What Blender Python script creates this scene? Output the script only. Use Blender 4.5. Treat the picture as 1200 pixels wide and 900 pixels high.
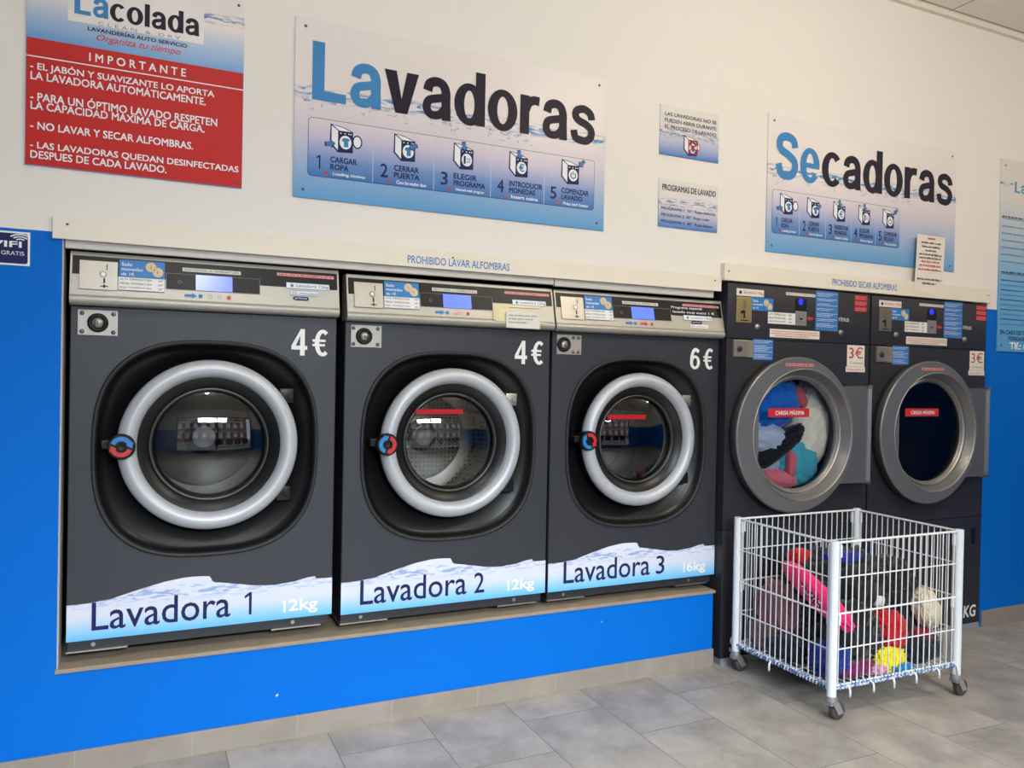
import bpy, bmesh, math, random
from mathutils import Vector, Matrix, noise, Euler
for o in list(bpy.data.objects): bpy.data.objects.remove(o, do_unlink=True)
SC = bpy.context.scene
COL = SC.collection
PI = math.pi
def lin(c):
    c = c/255.0
    return c/12.92 if c <= 0.04045 else ((c+0.055)/1.055)**2.4
def rgb(r, g, b): return (lin(r), lin(g), lin(b), 1.0)
# ---------------------------------------------------------------- camera
cam = bpy.data.cameras.new('camera'); camo = bpy.data.objects.new('camera', cam); COL.objects.link(camo)
YAW, PIT, ROL, FOC = math.radians(25.094), math.radians(-0.5464), math.radians(1.1222), 926.04
fw = Vector((math.sin(YAW)*math.cos(PIT), math.cos(YAW)*math.cos(PIT), math.sin(PIT)))
rt = Vector((math.cos(YAW), -math.sin(YAW), 0)); up = rt.cross(fw)
r2 = rt*math.cos(ROL)+up*math.sin(ROL); u2 = -rt*math.sin(ROL)+up*math.cos(ROL)
M = Matrix((r2, u2, -fw)).transposed().to_4x4(); M.translation = Vector((0.7779, -2.4686, 1.1249))
camo.matrix_world = M
cam.sensor_width = 36; cam.lens = FOC/1200*36; cam.clip_start = 0.02
SC.camera = camo
SC.view_settings.view_transform = 'Standard'; SC.view_settings.look = 'None'
SC.view_settings.gamma = 1; SC.view_settings.use_curve_mapping = False
SC.view_settings.exposure = 0.15
# ---------------------------------------------------------------- light
w = bpy.data.worlds.new('world'); SC.world = w; w.use_nodes = True
bg = w.node_tree.nodes['Background']; bg.inputs[0].default_value = (0.75, 0.86, 1.0, 1); bg.inputs[1].default_value = 2.4
def area(name, loc, rot, sx, sy, power, color, spread=180):
    l = bpy.data.lights.new(name, 'AREA'); l.shape = 'RECTANGLE'; l.size = sx; l.size_y = sy
    l.energy = power; l.color = color; l.spread = math.radians(spread)
    o = bpy.data.objects.new(name, l); COL.objects.link(o); o.location = loc; o.rotation_euler = rot
    return o
area('daylight_sky', (1.5, -5.0, 2.7), (math.radians(58), 0, 0), 2.2, 1.1, 92, (0.86, 0.93, 1.0), 62)
WARM = [(1.0, 0.88, 0.72), (1.0, 0.98, 0.97), (1.0, 0.88, 0.72)]
LAMPS = [(3.0, -1.7), (1.0, -1.9), (5.2, -1.9)]
LAMP_W = [39, 25, 25]
# ---------------------------------------------------------------- materials
MATS = {}
def mat(name, color, rough=0.5, metal=0.0, spec=0.5, bump=0.0, bscale=200.0, var=0.0, vscale=3.0, emit=None, estr=1.0, coat=0.0, aniso=None):
    if name in MATS: return MATS[name]
    m = bpy.data.materials.new(name); m.use_nodes = True; nt = m.node_tree
    b = nt.nodes['Principled BSDF']
    b.inputs['Base Color'].default_value = color; b.inputs['Roughness'].default_value = rough
    b.inputs['Metallic'].default_value = metal; b.inputs['Specular IOR Level'].default_value = spec
    b.inputs['Coat Weight'].default_value = coat
    if emit: b.inputs['Emission Color'].default_value = emit; b.inputs['Emission Strength'].default_value = estr
    tc = nt.nodes.new('ShaderNodeTexCoord')
    n = nt.nodes.new('ShaderNodeTexNoise'); n.inputs['Scale'].default_value = vscale; n.inputs['Detail'].default_value = 5
    nt.links.new(tc.outputs['Object'], n.inputs['Vector'])
    if var > 0:
        mx = nt.nodes.new('ShaderNodeMix'); mx.data_type = 'RGBA'
        mx.inputs[6].default_value = tuple(c*(1-var) for c in color[:3])+(1,)
        mx.inputs[7].default_value = tuple(min(1, c*(1+var)) for c in color[:3])+(1,)
        nt.links.new(n.outputs[0], mx.inputs[0]); nt.links.new(mx.outputs[2], b.inputs['Base Color'])
    if bump > 0:
        n2 = nt.nodes.new('ShaderNodeTexNoise'); n2.inputs['Scale'].default_value = bscale; n2.inputs['Detail'].default_value = 3
        if aniso:
            mp = nt.nodes.new('ShaderNodeMapping'); mp.inputs['Scale'].default_value = aniso
            nt.links.new(tc.outputs['Object'], mp.inputs['Vector']); nt.links.new(mp.outputs[0], n2.inputs['Vector'])
        else: nt.links.new(tc.outputs['Object'], n2.inputs['Vector'])
        bp = nt.nodes.new('ShaderNodeBump'); bp.inputs['Strength'].default_value = bump; bp.inputs['Distance'].default_value = 0.002
        nt.links.new(n2.outputs[0], bp.inputs['Height']); nt.links.new(bp.outputs[0], b.inputs['Normal'])
    MATS[name] = m
    return m
def math_node(nt, op, a, b=None, clamp=False):
    n = nt.nodes.new('ShaderNodeMath'); n.operation = op; n.use_clamp = clamp
    for i, v in enumerate((a, b)):
        if v is None: continue
        if isinstance(v, (int, float)): n.inputs[i].default_value = v
        else: nt.links.new(v, n.inputs[i])
    return n.outputs[0]
def mixc(nt, f, a, b):
    n = nt.nodes.new('ShaderNodeMix'); n.data_type = 'RGBA'
    for i, v in ((0, f), (6, a), (7, b)):
        if isinstance(v, (int, float, tuple)): n.inputs[i].default_value = v
        else: nt.links.new(v, n.inputs[i])
    return n.outputs[2]
def grad_print(name, stops, z0, z1, rough=0.35, wave=None, wcol=rgb(40, 120, 190), wx=(0, 99)):
    """printed vinyl: colour ramp up the sheet, optional printed water streaks round height wave=(z, amp, halfband)"""
    if name in MATS: return MATS[name]
    m = bpy.data.materials.new(name); m.use_nodes = True; nt = m.node_tree
    b = nt.nodes['Principled BSDF']; b.inputs['Roughness'].default_value = rough; b.inputs['Specular IOR Level'].default_value = 0.25
    tc = nt.nodes.new('ShaderNodeTexCoord'); sp = nt.nodes.new('ShaderNodeSeparateXYZ'); nt.links.new(tc.outputs['Object'], sp.inputs[0])
    x, z = sp.outputs[0], sp.outputs[2]
    t = math_node(nt, 'DIVIDE', math_node(nt, 'SUBTRACT', z, z0), z1-z0, True)
    cr = nt.nodes.new('ShaderNodeValToRGB'); e = cr.color_ramp.elements
    e[0].position, e[0].color = stops[0]; e[1].position, e[1].color = stops[-1]
    for p, c in stops[1:-1]:
        q = e.new(p); q.color = c
    nt.links.new(t, cr.inputs[0]); col = cr.outputs[0]
    if wave:
        zc, amp, hb, sc = wave
        cx = nt.nodes.new('ShaderNodeCombineXYZ'); nt.links.new(x, cx.inputs[0])
        n1 = nt.nodes.new('ShaderNodeTexNoise'); n1.inputs['Scale'].default_value = 4*sc; nt.links.new(cx.outputs[0], n1.inputs['Vector'])
        cen = math_node(nt, 'ADD', math_node(nt, 'MULTIPLY', math_node(nt, 'SUBTRACT', n1.outputs[0], 0.5), amp*4), zc)
        d = math_node(nt, 'ABSOLUTE', math_node(nt, 'SUBTRACT', z, cen))
        band = math_node(nt, 'SUBTRACT', 1.0, math_node(nt, 'DIVIDE', d, hb), True)
        mp = nt.nodes.new('ShaderNodeMapping'); mp.inputs['Scale'].default_value = (14*sc, 1, 75*sc); nt.links.new(tc.outputs['Object'], mp.inputs[0])
        n2 = nt.nodes.new('ShaderNodeTexNoise'); n2.inputs['Scale'].default_value = 1; n2.inputs['Detail'].default_value = 6; n2.inputs['Distortion'].default_value = 1.2
        nt.links.new(mp.outputs[0], n2.inputs['Vector'])
        s = math_node(nt, 'MULTIPLY', math_node(nt, 'SUBTRACT', n2.outputs[0], 0.47), 7, True)
        f = math_node(nt, 'MULTIPLY', math_node(nt, 'MULTIPLY', s, band), 1.5, True)
        col = mixc(nt, f, col, wcol)
    nt.links.new(col, b.inputs['Base Color'])
    MATS[name] = m; return m
def glass_mat(name, tint, ior=1.45, rough=0.0):
    m = bpy.data.materials.new(name); m.use_nodes = True; nt = m.node_tree; nt.nodes.clear()
    out = nt.nodes.new('ShaderNodeOutputMaterial'); mx = nt.nodes.new('ShaderNodeMixShader'); fr = nt.nodes.new('ShaderNodeFresnel'); fr.inputs[0].default_value = ior
    tr = nt.nodes.new('ShaderNodeBsdfTransparent'); tr.inputs[0].default_value = tint
    gl = nt.nodes.new('ShaderNodeBsdfGlossy'); gl.inputs['Roughness'].default_value = rough
    nt.links.new(fr.outputs[0], mx.inputs[0]); nt.links.new(tr.outputs[0], mx.inputs[1]); nt.links.new(gl.outputs[0], mx.inputs[2]); nt.links.new(mx.outputs[0], out.inputs[0])
    return m
WHITE = mat('white_vinyl', rgb(238, 238, 236), 0.4)
OFFW = mat('white_paper', rgb(228, 224, 214), 0.7)
NAVY = mat('navy_print', rgb(32, 36, 88), 0.5, spec=0.2)
DARKINK = mat('dark_ink', rgb(34, 28, 46), 0.5, spec=0.2)
BLKINK = mat('black_ink', rgb(28, 28, 34), 0.5)
GREYINK = mat('grey_ink', rgb(120, 125, 135), 0.5)
LBLUE = mat('light_blue_print', rgb(62, 134, 194), 0.5, spec=0.25)
MBLUE = mat('mid_blue_print', rgb(34, 122, 196), 0.45)
SBLUE = mat('notice_blue', rgb(50, 120, 190), 0.5)
REDP = mat('red_print', rgb(196, 40, 44), 0.4)
SIGNRED = mat('sign_red', rgb(196, 44, 42), 0.5, spec=0.2)
PINKP = mat('pink_print', rgb(226, 160, 160), 0.5)
WHITEINK = mat('white_ink', rgb(235, 240, 245), 0.5)
CREAMC = mat('coin_print', rgb(226, 208, 170), 0.5)
BRONZEC = mat('coin_print_dark', rgb(190, 160, 110), 0.5)
STEEL = mat('brushed_steel', rgb(172, 168, 160), 0.42, 1.0, bump=0.15, bscale=60, aniso=(1, 1, 30))
SILVERP = mat('silver_panel', rgb(176, 173, 164), 0.45, 0.55, bump=0.1, bscale=40, aniso=(1, 1, 40))
RINGM = mat('silver_ring_plastic', rgb(186, 189, 196), 0.42, 0.25, var=0.05, vscale=9)
BLACKP = mat('black_plastic', rgb(18, 18, 20), 0.34, spec=0.35, var=0.25, vscale=12)
BLACKG = mat('black_gloss', rgb(16, 16, 19), 0.4, spec=0.3)
RUBBER = mat('black_rubber', rgb(30, 30, 32), 0.55)
GREYRUB = mat('grey_rubber', rgb(70, 70, 72), 0.5)
ANTH = mat('anthracite_paint', rgb(58, 60, 67), 0.42, 0.3, bump=0.12, bscale=900, var=0.06, vscale=5)
ANTH2 = mat('anthracite_dark', rgb(50, 51, 57), 0.45, 0.3)
DRYB = mat('dryer_charcoal', rgb(44, 44, 51), 0.45, 0.15, bump=0.1, bscale=900, var=0.05, vscale=5)
DRYRING = mat('dryer_door_grey', rgb(122, 122, 124), 0.35, 0.45)
DRYBASE = mat('dryer_base_grey', rgb(140, 145, 152), 0.5)
DRUM = mat('drum_steel', rgb(150, 148, 142), 0.3, 0.9, bump=0.2, bscale=80)
DARKDRUM = mat('dark_drum', rgb(66, 61, 56), 0.5, 0.5)
GLASS = glass_mat('door_glass', (0.62, 0.62, 0.63, 1), 1.9)
DGLASS = glass_mat('dryer_glass', (0.93, 0.93, 0.92, 1), 1.35)
SHOPGLASS = glass_mat('shop_glass', (0.95, 0.97, 0.96, 1), 1.3)
WIRE = mat('white_coated_wire', rgb(236, 238, 240), 0.3)
POST = mat('white_tube', rgb(232, 236, 242), 0.3)
CAST = mat('zinc', rgb(168, 168, 168), 0.4, 0.6)
SCREWM = mat('screw_metal', rgb(120, 115, 105), 0.4, 0.9)
FASCIA = mat('grey_aluminium', rgb(205, 200, 192), 0.5, 0.1)
BOARD = mat('cream_board', rgb(236, 228, 214), 0.45)
REVEAL = mat('grey_plaster', rgb(176, 176, 172), 0.8, bump=0.2, bscale=80)
CLOSURE = mat('dark_closure', rgb(40, 40, 42), 0.9)  # dark tone stands in for the shade behind the machines
SCREEN = mat('lcd_blue', rgb(60, 80, 200), 0.2, emit=rgb(110, 140, 240), estr=0.75)
LED = mat('blue_led', rgb(20, 30, 200), 0.2, emit=rgb(20, 40, 255), estr=1.6)
# ---------------------------------------------------------------- helpers
def link(name, me, material, parent=None, smooth=False):
    o = bpy.data.objects.new(name, me); COL.objects.link(o)
    for m in (material if isinstance(material, (list, tuple)) else [material]): me.materials.append(m)
    if smooth:
        for p in me.polygons: p.use_smooth = True
    if parent: o.parent = parent
    return o
def obj(name, bm, material, parent=None, smooth=False, auto=None):
    bmesh.ops.recalc_face_normals(bm, faces=bm.faces[:])
    if auto:
        for e in bm.edges:
            e.smooth = not (len(e.link_faces) == 2 and e.calc_face_angle(0) > math.radians(auto))
        smooth = True
    me = bpy.data.meshes.new(name); bm.to_mesh(me); bm.free()
    return link(name, me, material, parent, smooth)
def thing(name, label, cat, loc, group=None, rz=0):
    o = bpy.data.objects.new(name, None); o.empty_display_size = 0.1; COL.objects.link(o); o.location = loc; o.rotation_euler = (0, 0, rz)
    o['label'] = label; o['category'] = cat
    if group: o['group'] = group
    return o
def tag(o, label, cat, group=None):
    o['label'] = label; o['category'] = cat
    if group: o['group'] = group
    return o
def struct(name, bm, material, auto=None):
    o = obj(name, bm, material, auto=auto); o['kind'] = 'structure'; return o
def box(bm, x0, x1, y0, y1, z0, z1, bev=0):
    vs = [bm.verts.new(p) for p in ((x0, y0, z0), (x1, y0, z0), (x1, y1, z0), (x0, y1, z0), (x0, y0, z1), (x1, y0, z1), (x1, y1, z1), (x0, y1, z1))]
    fs = [bm.faces.new([vs[i] for i in f]) for f in ((0, 3, 2, 1), (4, 5, 6, 7), (0, 1, 5, 4), (1, 2, 6, 5), (2, 3, 7, 6), (3, 0, 4, 7))]
    if bev: bmesh.ops.bevel(bm, geom=list({e for f in fs for e in f.edges}), offset=bev, segments=2, affect='EDGES', profile=0.6)
    return bm
def B(*a, **k): return box(bmesh.new(), *a, **k)
def ringstrip(bm, loops, close=True, cap0=False, cap1=False):
    V = [[bm.verts.new(p) for p in L] for L in loops]
    n = len(V[0])
    for a, b in zip(V[:-1], V[1:]):
        for i in range(n if close else n-1):
            j = (i+1) % n
            bm.faces.new((a[i], a[j], b[j], b[i]))
    if cap0: bm.faces.new(V[0])
    if cap1: bm.faces.new(V[-1])
    return V
def lathe_y(cx, cz, prof, seg=72, bm=None, cap0=False, cap1=False):
    bm = bm or bmesh.new()
    loops = [[(cx+r*math.cos(2*PI*i/seg), y, cz+r*math.sin(2*PI*i/seg)) for i in range(seg)] for r, y in prof]
    ringstrip(bm, loops, True, cap0, cap1); return bm
def tube(bm, pts, r, seg=8, caps=True, closed=False):
    pts = [Vector(p) for p in pts]; loops = []; n = len(pts); prev = None
    for i, p in enumerate(pts):
        d = (pts[(i+1) % n]-pts[i-1]) if closed else (pts[min(i+1, n-1)]-pts[max(i-1, 0)])
        d.normalize()
        a = prev if prev is not None else (Vector((0, 0, 1)) if abs(d.z) < 0.9 else Vector((1, 0, 0)))
        a = (a-d*a.dot(d)).normalized(); b = d.cross(a); prev = a
        loops.append([p+(a*math.cos(2*PI*k/seg)+b*math.sin(2*PI*k/seg))*r for k in range(seg)])
    if closed: loops.append(loops[0])
    ringstrip(bm, loops, True, caps and not closed, caps and not closed)
    return bm
def cyl(bm, p, q, r, seg=16): return tube(bm, [p, q], r, seg)
_tc = {}
def text_tris(s, bold=0.0):
    k = (s, bold)
    if k in _tc: return _tc[k]
    cu = bpy.data.curves.new('lettering', 'FONT'); cu.body = s; cu.size = 1; cu.offset = bold; cu.resolution_u = 3
    o = bpy.data.objects.new('lettering', cu); COL.objects.link(o)
    bpy.context.view_layer.update()
    me = bpy.data.meshes.new_from_object(o.evaluated_get(bpy.context.evaluated_depsgraph_get()))
    vs = [(v.co.x, v.co.y) for v in me.vertices]; fs = [list(p.vertices) for p in me.polygons]
    bpy.data.objects.remove(o, do_unlink=True); bpy.data.curves.remove(cu); bpy.data.meshes.remove(me)
    _tc[k] = (vs, fs); return _tc[k]
class Flat:
    """a flat print: polygons in the wall plane, each ink its own slot, stacked by fractions of a millimetre"""
    def __init__(s, o=(0, 0), y=0.0, warp=None, th=0.0004): s.v = []; s.f = []; s.m = []; s.mats = []; s.o = o; s.y = y; s.w = warp; s.th = th
    def _m(s, m):
        if m not in s.mats: s.mats.append(m)
        return s.mats.index(m)
    def add(s, vs, fs, m, layer=1, ys=None):
        b = len(s.v); mi = s._m(m)
        for i, (x, z) in enumerate(vs):
            x -= s.o[0]; z -= s.o[1]
            s.v.append((x, s.y-layer*s.th+(s.w(x, z) if s.w else 0)+(ys[i] if ys else 0), z))
        for f in fs:
            p = [vs[i] for i in f]
            a = sum(p[i][0]*p[(i+1) % len(p)][1]-p[(i+1) % len(p)][0]*p[i][1] for i in range(len(p)))
            s.f.append([b+i for i in (f if a > 0 else f[::-1])]); s.m.append(mi)
        return s
    def poly(s, pts, m, layer=1): return s.add(pts, [list(range(len(pts)))], m, layer)
    def rect(s, x0, x1, z0, z1, m, layer=1): return s.poly([(x0, z0), (x1, z0), (x1, z1), (x0, z1)], m, layer)
    def rrect(s, x0, x1, z0, z1, r, m, layer=1):
        pts = []
        for cx, cz, a in ((x1-r, z1-r, 0), (x0+r, z1-r, 90), (x0+r, z0+r, 180), (x1-r, z0+r, 270)):
            for k in range(5):
                t = math.radians(a+k*22.5); pts.append((cx+r*math.cos(t), cz+r*math.sin(t)))
        return s.poly(pts, m, layer)
    def disc(s, cx, cz, rx, m, layer=1, rz=None, n=28):
        rz = rz or rx; return s.poly([(cx+rx*math.cos(2*PI*i/n), cz+rz*math.sin(2*PI*i/n)) for i in range(n)], m, layer)
    def arc(s, cx, cz, r0, r1, a0, a1, m, layer=1, n=18, k=1.0):
        t = [math.radians(a0+(a1-a0)*i/n) for i in range(n+1)]
        for i in range(n):
            s.poly([(cx+r0*k*math.cos(t[i]), cz+r0*math.sin(t[i])), (cx+r1*k*math.cos(t[i]), cz+r1*math.sin(t[i])), (cx+r1*k*math.cos(t[i+1]), cz+r1*math.sin(t[i+1])), (cx+r0*k*math.cos(t[i+1]), cz+r0*math.sin(t[i+1]))], m, layer)
        return s
    def line(s, x0, z0, x1, z1, w, m, layer=1):
        dx, dz = x1-x0, z1-z0; L = math.hypot(dx, dz) or 1; nx, nz = -dz/L*w/2, dx/L*w/2
        return s.poly([(x0-nx, z0-nz), (x1-nx, z1-nz), (x1+nx, z1+nz), (x0+nx, z0+nz)], m, layer)
    def frame(s, x0, x1, z0, z1, w, m, layer=1):
        s.line(x0, z0, x1, z0, w, m, layer); s.line(x0, z1, x1, z1, w, m, layer); s.line(x0, z0, x0, z1, w, m, layer); return s.line(x1, z0, x1, z1, w, m, layer)
    def text(s, t, x0, x1, z0, z1, m, layer=2, bold=0.0, shear=0.0):
        vs0, fs0 = text_tris(t, 0.0)
        if not vs0: return s
        vs, fs = list(vs0), [list(f) for f in fs0]; ys = [0.0]*len(vs0)
        if bold:
            k = 12 if z1-z0 > 0.03 else 4
            for i in range(k):
                b0 = len(vs); ys += [-(i+1)*0.00004]*len(vs0); dx, dz = bold*1.1*math.cos(2*PI*(i+.5)/k), bold*1.1*math.sin(2*PI*(i+.5)/k)
                vs += [(a+dx, b+dz) for a, b in vs0]; fs += [[q+b0 for q in f] for f in fs0]
        vs = [(a+b*shear, b) for a, b in vs]
        ax, bx = min(v[0] for v in vs), max(v[0] for v in vs); az, bz = min(v[1] for v in vs), max(v[1] for v in vs)
        return s.add([(x0+(a-ax)/(bx-ax)*(x1-x0), z0+(b-az)/(bz-az)*(z1-z0)) for a, b in vs], fs, m, layer, ys)
    def words(s, x0, x1, z0, z1, m, layer=2, seed=0):
        """a line of print too small to read: word-length strokes"""
        r = random.Random(seed); h = z1-z0; x = x0
        while x < x1-h*0.5:
            wd = min(h*r.uniform(1.2, 4.5), x1-x); n = max(1, int(wd/(h*0.62)))
            for k in range(n):
                a = x+wd*k/n; s.rect(a, a+wd/n*0.72, z0+h*r.choice((0, 0, .12)), z1-h*r.choice((0, .15, .3)), m, layer)
            x += wd+h*0.55
        return s
    def ell(s, cx, cz, rx, rz, wx, wz, a0, a1, T, m, layer, n=40):
        for i in range(n):
            t = [math.radians(a0+(a1-a0)*(i+k)/n) for k in (0, 1)]
            s.poly([T(cx+(rx-wx)*math.cos(t[0]), cz+(rz-wz)*math.sin(t[0])), T(cx+rx*math.cos(t[0]), cz+rz*math.sin(t[0])), T(cx+rx*math.cos(t[1]), cz+rz*math.sin(t[1])), T(cx+(rx-wx)*math.cos(t[1]), cz+(rz-wz)*math.sin(t[1]))], m, layer)
    def stroke(s, pts, w, T, m, layer):
        P = [Vector((*p, 0)) for p in pts]; Q = []
        for i in range(len(P)-1):
            a, b, c, d = P[max(i-1, 0)], P[i], P[i+1], P[min(i+2, len(P)-1)]
            for k in range(6):
                t = k/6; Q.append(0.5*((2*b)+(c-a)*t+(2*a-5*b+4*c-d)*t*t+(3*b-a-3*c+d)*t**3))
        Q.append(P[-1]); L = []
        for i, q in enumerate(Q):
            d = (Q[min(i+1, len(Q)-1)]-Q[max(i-1, 0)]).normalized(); n = Vector((-d.y, d.x, 0))*w/2; L.append((q+n, q-n))
        for (a, b), (c, d) in zip(L[:-1], L[1:]): s.poly([T(a.x, a.y), T(b.x, b.y), T(d.x, d.y), T(c.x, c.y)], m, layer)
    GW = {'L': .56, 'l': .19, 'v': .62, 'o': .60, 'd': .60, 'a': .56, 'r': .40, 's': .56, 'S': .66, 'c': .55, 'e': .58, '4': .62, '6': .58, '€': .62}
    def heavy(s, t, x0, x1, z0, z1, m, layer=2):
        """fat grotesque lettering built stroke by stroke"""
        gap = .055; tot = sum(s.GW[c] for c in t)+gap*(len(t)-1); k = (x1-x0)/tot; u = z1-z0; x = 0; h = .75
        for c in t:
            def T(a, b, x=x): return (x0+(x+a)*k, z0+b*u)
            W = s.GW[c]; e = 0.15
            def R(a, b, c_, d): s.poly([T(a, c_), T(b, c_), T(b, d), T(a, d)], m, layer+e)
            if c == 'L': R(0, .2, 0, 1); s.poly([T(.2, 0), T(W, 0), T(W, .16), T(.2, .16)], m, layer)
            if c == 'l': R(0, .19, 0, 1)
            if c == 'v': s.poly([T(0, h), T(.215, h), T(.31, .26), T(.31, 0), T(.20, 0)], m, layer); s.poly([T(.62, h), T(.42, 0), T(.31, 0), T(.31, .26), T(.405, h)], m, layer)
            if c == 'o': s.ell(.30, h/2, .30, h/2+.02, .19, .135, 0, 360, T, m, layer)
            if c == 'd': s.ell(.29, h/2, .29, h/2+.02, .19, .135, 0, 360, T, m, layer); R(.41, .60, 0, 1)
            if c == 'c': s.ell(.30, h/2, .30, h/2+.02, .19, .135, 42, 318, T, m, layer)
            if c == 'e': s.ell(.29, h/2, .29, h/2+.02, .18, .125, 0, 325, T, m, layer); R(.12, .57, h/2-.055, h/2+.055)
            if c == '4': R(.34, .52, 0, 1); s.poly([T(0, .22), T(W, .22), T(W, .37), T(0, .37)], m, layer); s.poly([T(0, .37), T(.17, .37), T(.36, .80), T(.36, 1)], m, layer+.3)
            if c == '6': s.ell(.29, .32, .29, .33, .17, .13, 0, 360, T, m, layer); s.stroke([(.095, .30), (.10, .60), (.20, .86), (.34, .92), (.50, .82)], .17, T, m, layer+e)
            if c == '€': s.ell(.38, .5, .30, .51, .17, .14, 52, 308, T, m, layer); R(0, .48, .54, .63); R(0, .46, .37, .46)
            if c == 'r': R(0, .19, 0, h); s.stroke([(.10, .42), (.17, .60), (.28, .67), (.40, .665)], .17, T, m, layer)
            if c == 'a': s.stroke([(.11, .50), (.15, .63), (.27, .685), (.39, .65), (.45, .52), (.455, .3), (.465, 0)], .17, T, m, layer); s.stroke([(.45, .42), (.30, .385), (.14, .33), (.095, .20), (.15, .09), (.26, .07), (.37, .12), (.45, .24)], .15, T, m, layer+e)
            if c == 's': s.stroke([(.475, .49), (.44, .61), (.30, .685), (.15, .64), (.115, .54), (.18, .45), (.36, .38), (.465, .28), (.46, .15), (.37, .065), (.25, .055), (.12, .10), (.08, .24)], .155, T, m, layer)
            if c == 'S': s.stroke([(.56, .70), (.51, .86), (.34, .925), (.17, .88), (.11, .75), (.17, .62), (.38, .52), (.54, .40), (.56, .24), (.47, .10), (.32, .065), (.16, .11), (.09, .31)], .18, T, m, layer)
            x += W+gap
        return s
    def one(s, x0, x1, z0, z1, w, m, layer=2):
        return s.poly([(x1-w, z0), (x1, z0), (x1, z1), (x1-w*0.9, z1), (x0, z1-(z1-z0)*0.16), (x0+w*0.1, z1-(z1-z0)*0.27), (x1-w, z1-(z1-z0)*0.15)], m, layer)
    def build(s, name, parent=None):
        me = bpy.data.meshes.new(name); me.from_pydata(s.v, [], s.f)
        o = link(name, me, s.mats, parent)
        for p, mi in zip(me.polygons, s.m): p.material_index = mi
        return o
# ---------------------------------------------------------------- room shell
FLOOR_X = 2.9
def fz(x): return 0.0 if x < FLOOR_X else -0.021*(x-FLOOR_X)
X0, X1, YF, ZC = -2.4, 7.0, -4.0, 2.83
def floor_mat():
    m = bpy.data.materials.new('grey_stone_tiles'); m.use_nodes = True; nt = m.node_tree; b = nt.nodes['Principled BSDF']
    tc = nt.nodes.new('ShaderNodeTexCoord'); sp = nt.nodes.new('ShaderNodeSeparateXYZ'); nt.links.new(tc.outputs['Object'], sp.inputs[0])
    u = math_node(nt, 'DIVIDE', math_node(nt, 'SUBTRACT', sp.outputs[0], 1.92-30*0.301), 0.301)
    c = math_node(nt, 'FLOOR', u); par = math_node(nt, 'MODULO', c, 2.0)
    v = math_node(nt, 'DIVIDE', math_node(nt, 'ADD', math_node(nt, 'SUBTRACT', sp.outputs[1], -0.17-20*0.61), math_node(nt, 'MULTIPLY', par, 0.22)), 0.61)
    r = math_node(nt, 'FLOOR', v)
    def dist(q, s):
        f = math_node(nt, 'FRACT', q); return math_node(nt, 'MULTIPLY', math_node(nt, 'MINIMUM', f, math_node(nt, 'SUBTRACT', 1.0, f)), s)
    d = math_node(nt, 'MINIMUM', dist(u, 0.301), dist(v, 0.61))
    g = math_node(nt, 'LESS_THAN', d, 0.0011)
    cb = nt.nodes.new('ShaderNodeCombineXYZ'); nt.links.new(c, cb.inputs[0]); nt.links.new(r, cb.inputs[1])
    wn = nt.nodes.new('ShaderNodeTexWhiteNoise'); nt.links.new(cb.outputs[0], wn.inputs['Vector'])
    add = nt.nodes.new('ShaderNodeVectorMath'); add.operation = 'ADD'; nt.links.new(tc.outputs['Object'], add.inputs[0]); nt.links.new(wn.outputs['Color'], add.inputs[1])
    n = nt.nodes.new('ShaderNodeTexNoise'); n.inputs['Scale'].default_value = 5; n.inputs['Detail'].default_value = 8; n.inputs['Roughness'].default_value = 0.65; nt.links.new(add.outputs[0], n.inputs['Vector'])
    cr = nt.nodes.new('ShaderNodeValToRGB'); cr.color_ramp.elements[0].position = 0.3; cr.color_ramp.elements[0].color = rgb(134, 128, 122)
    cr.color_ramp.elements[1].position = 0.7; cr.color_ramp.elements[1].color = rgb(182, 175, 166); nt.links.new(n.outputs[0], cr.inputs[0])
    tv = math_node(nt, 'ADD', math_node(nt, 'MULTIPLY', wn.outputs['Value'], 0.12), 0.93)
    mul = nt.nodes.new('ShaderNodeVectorMath'); mul.operation = 'SCALE'; nt.links.new(cr.outputs[0], mul.inputs[0]); nt.links.new(tv, mul.inputs['Scale'])
    sn = nt.nodes.new('ShaderNodeTexNoise'); sn.inputs['Scale'].default_value = 60; nt.links.new(tc.outputs['Object'], sn.inputs['Vector'])
    speck = math_node(nt, 'GREATER_THAN', sn.outputs[0], 0.78)
    col = mixc(nt, g, mul.outputs[0], rgb(84, 80, 76)); col = mixc(nt, speck, col, rgb(205, 200, 195))
    nt.links.new(col, b.inputs['Base Color']); b.inputs['Roughness'].default_value = 0.42
    bp = nt.nodes.new('ShaderNodeBump'); bp.inputs['Strength'].default_value = 0.25; bp.inputs['Distance'].default_value = 0.002
    nt.links.new(math_node(nt, 'SUBTRACT', n.outputs[0], g), bp.inputs['Height']); nt.links.new(bp.outputs[0], b.inputs['Normal'])
    return m
bm = bmesh.new()
xs = [X0-0.1, FLOOR_X, X1+0.1]
ringstrip(bm, [[(x, YF-0.1, fz(x)), (x, 0.95, fz(x)), (x, 0.95, fz(x)-0.08), (x, YF-0.1, fz(x)-0.08)] for x in xs], True, True, True)
struct('floor', bm, floor_mat())
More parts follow.
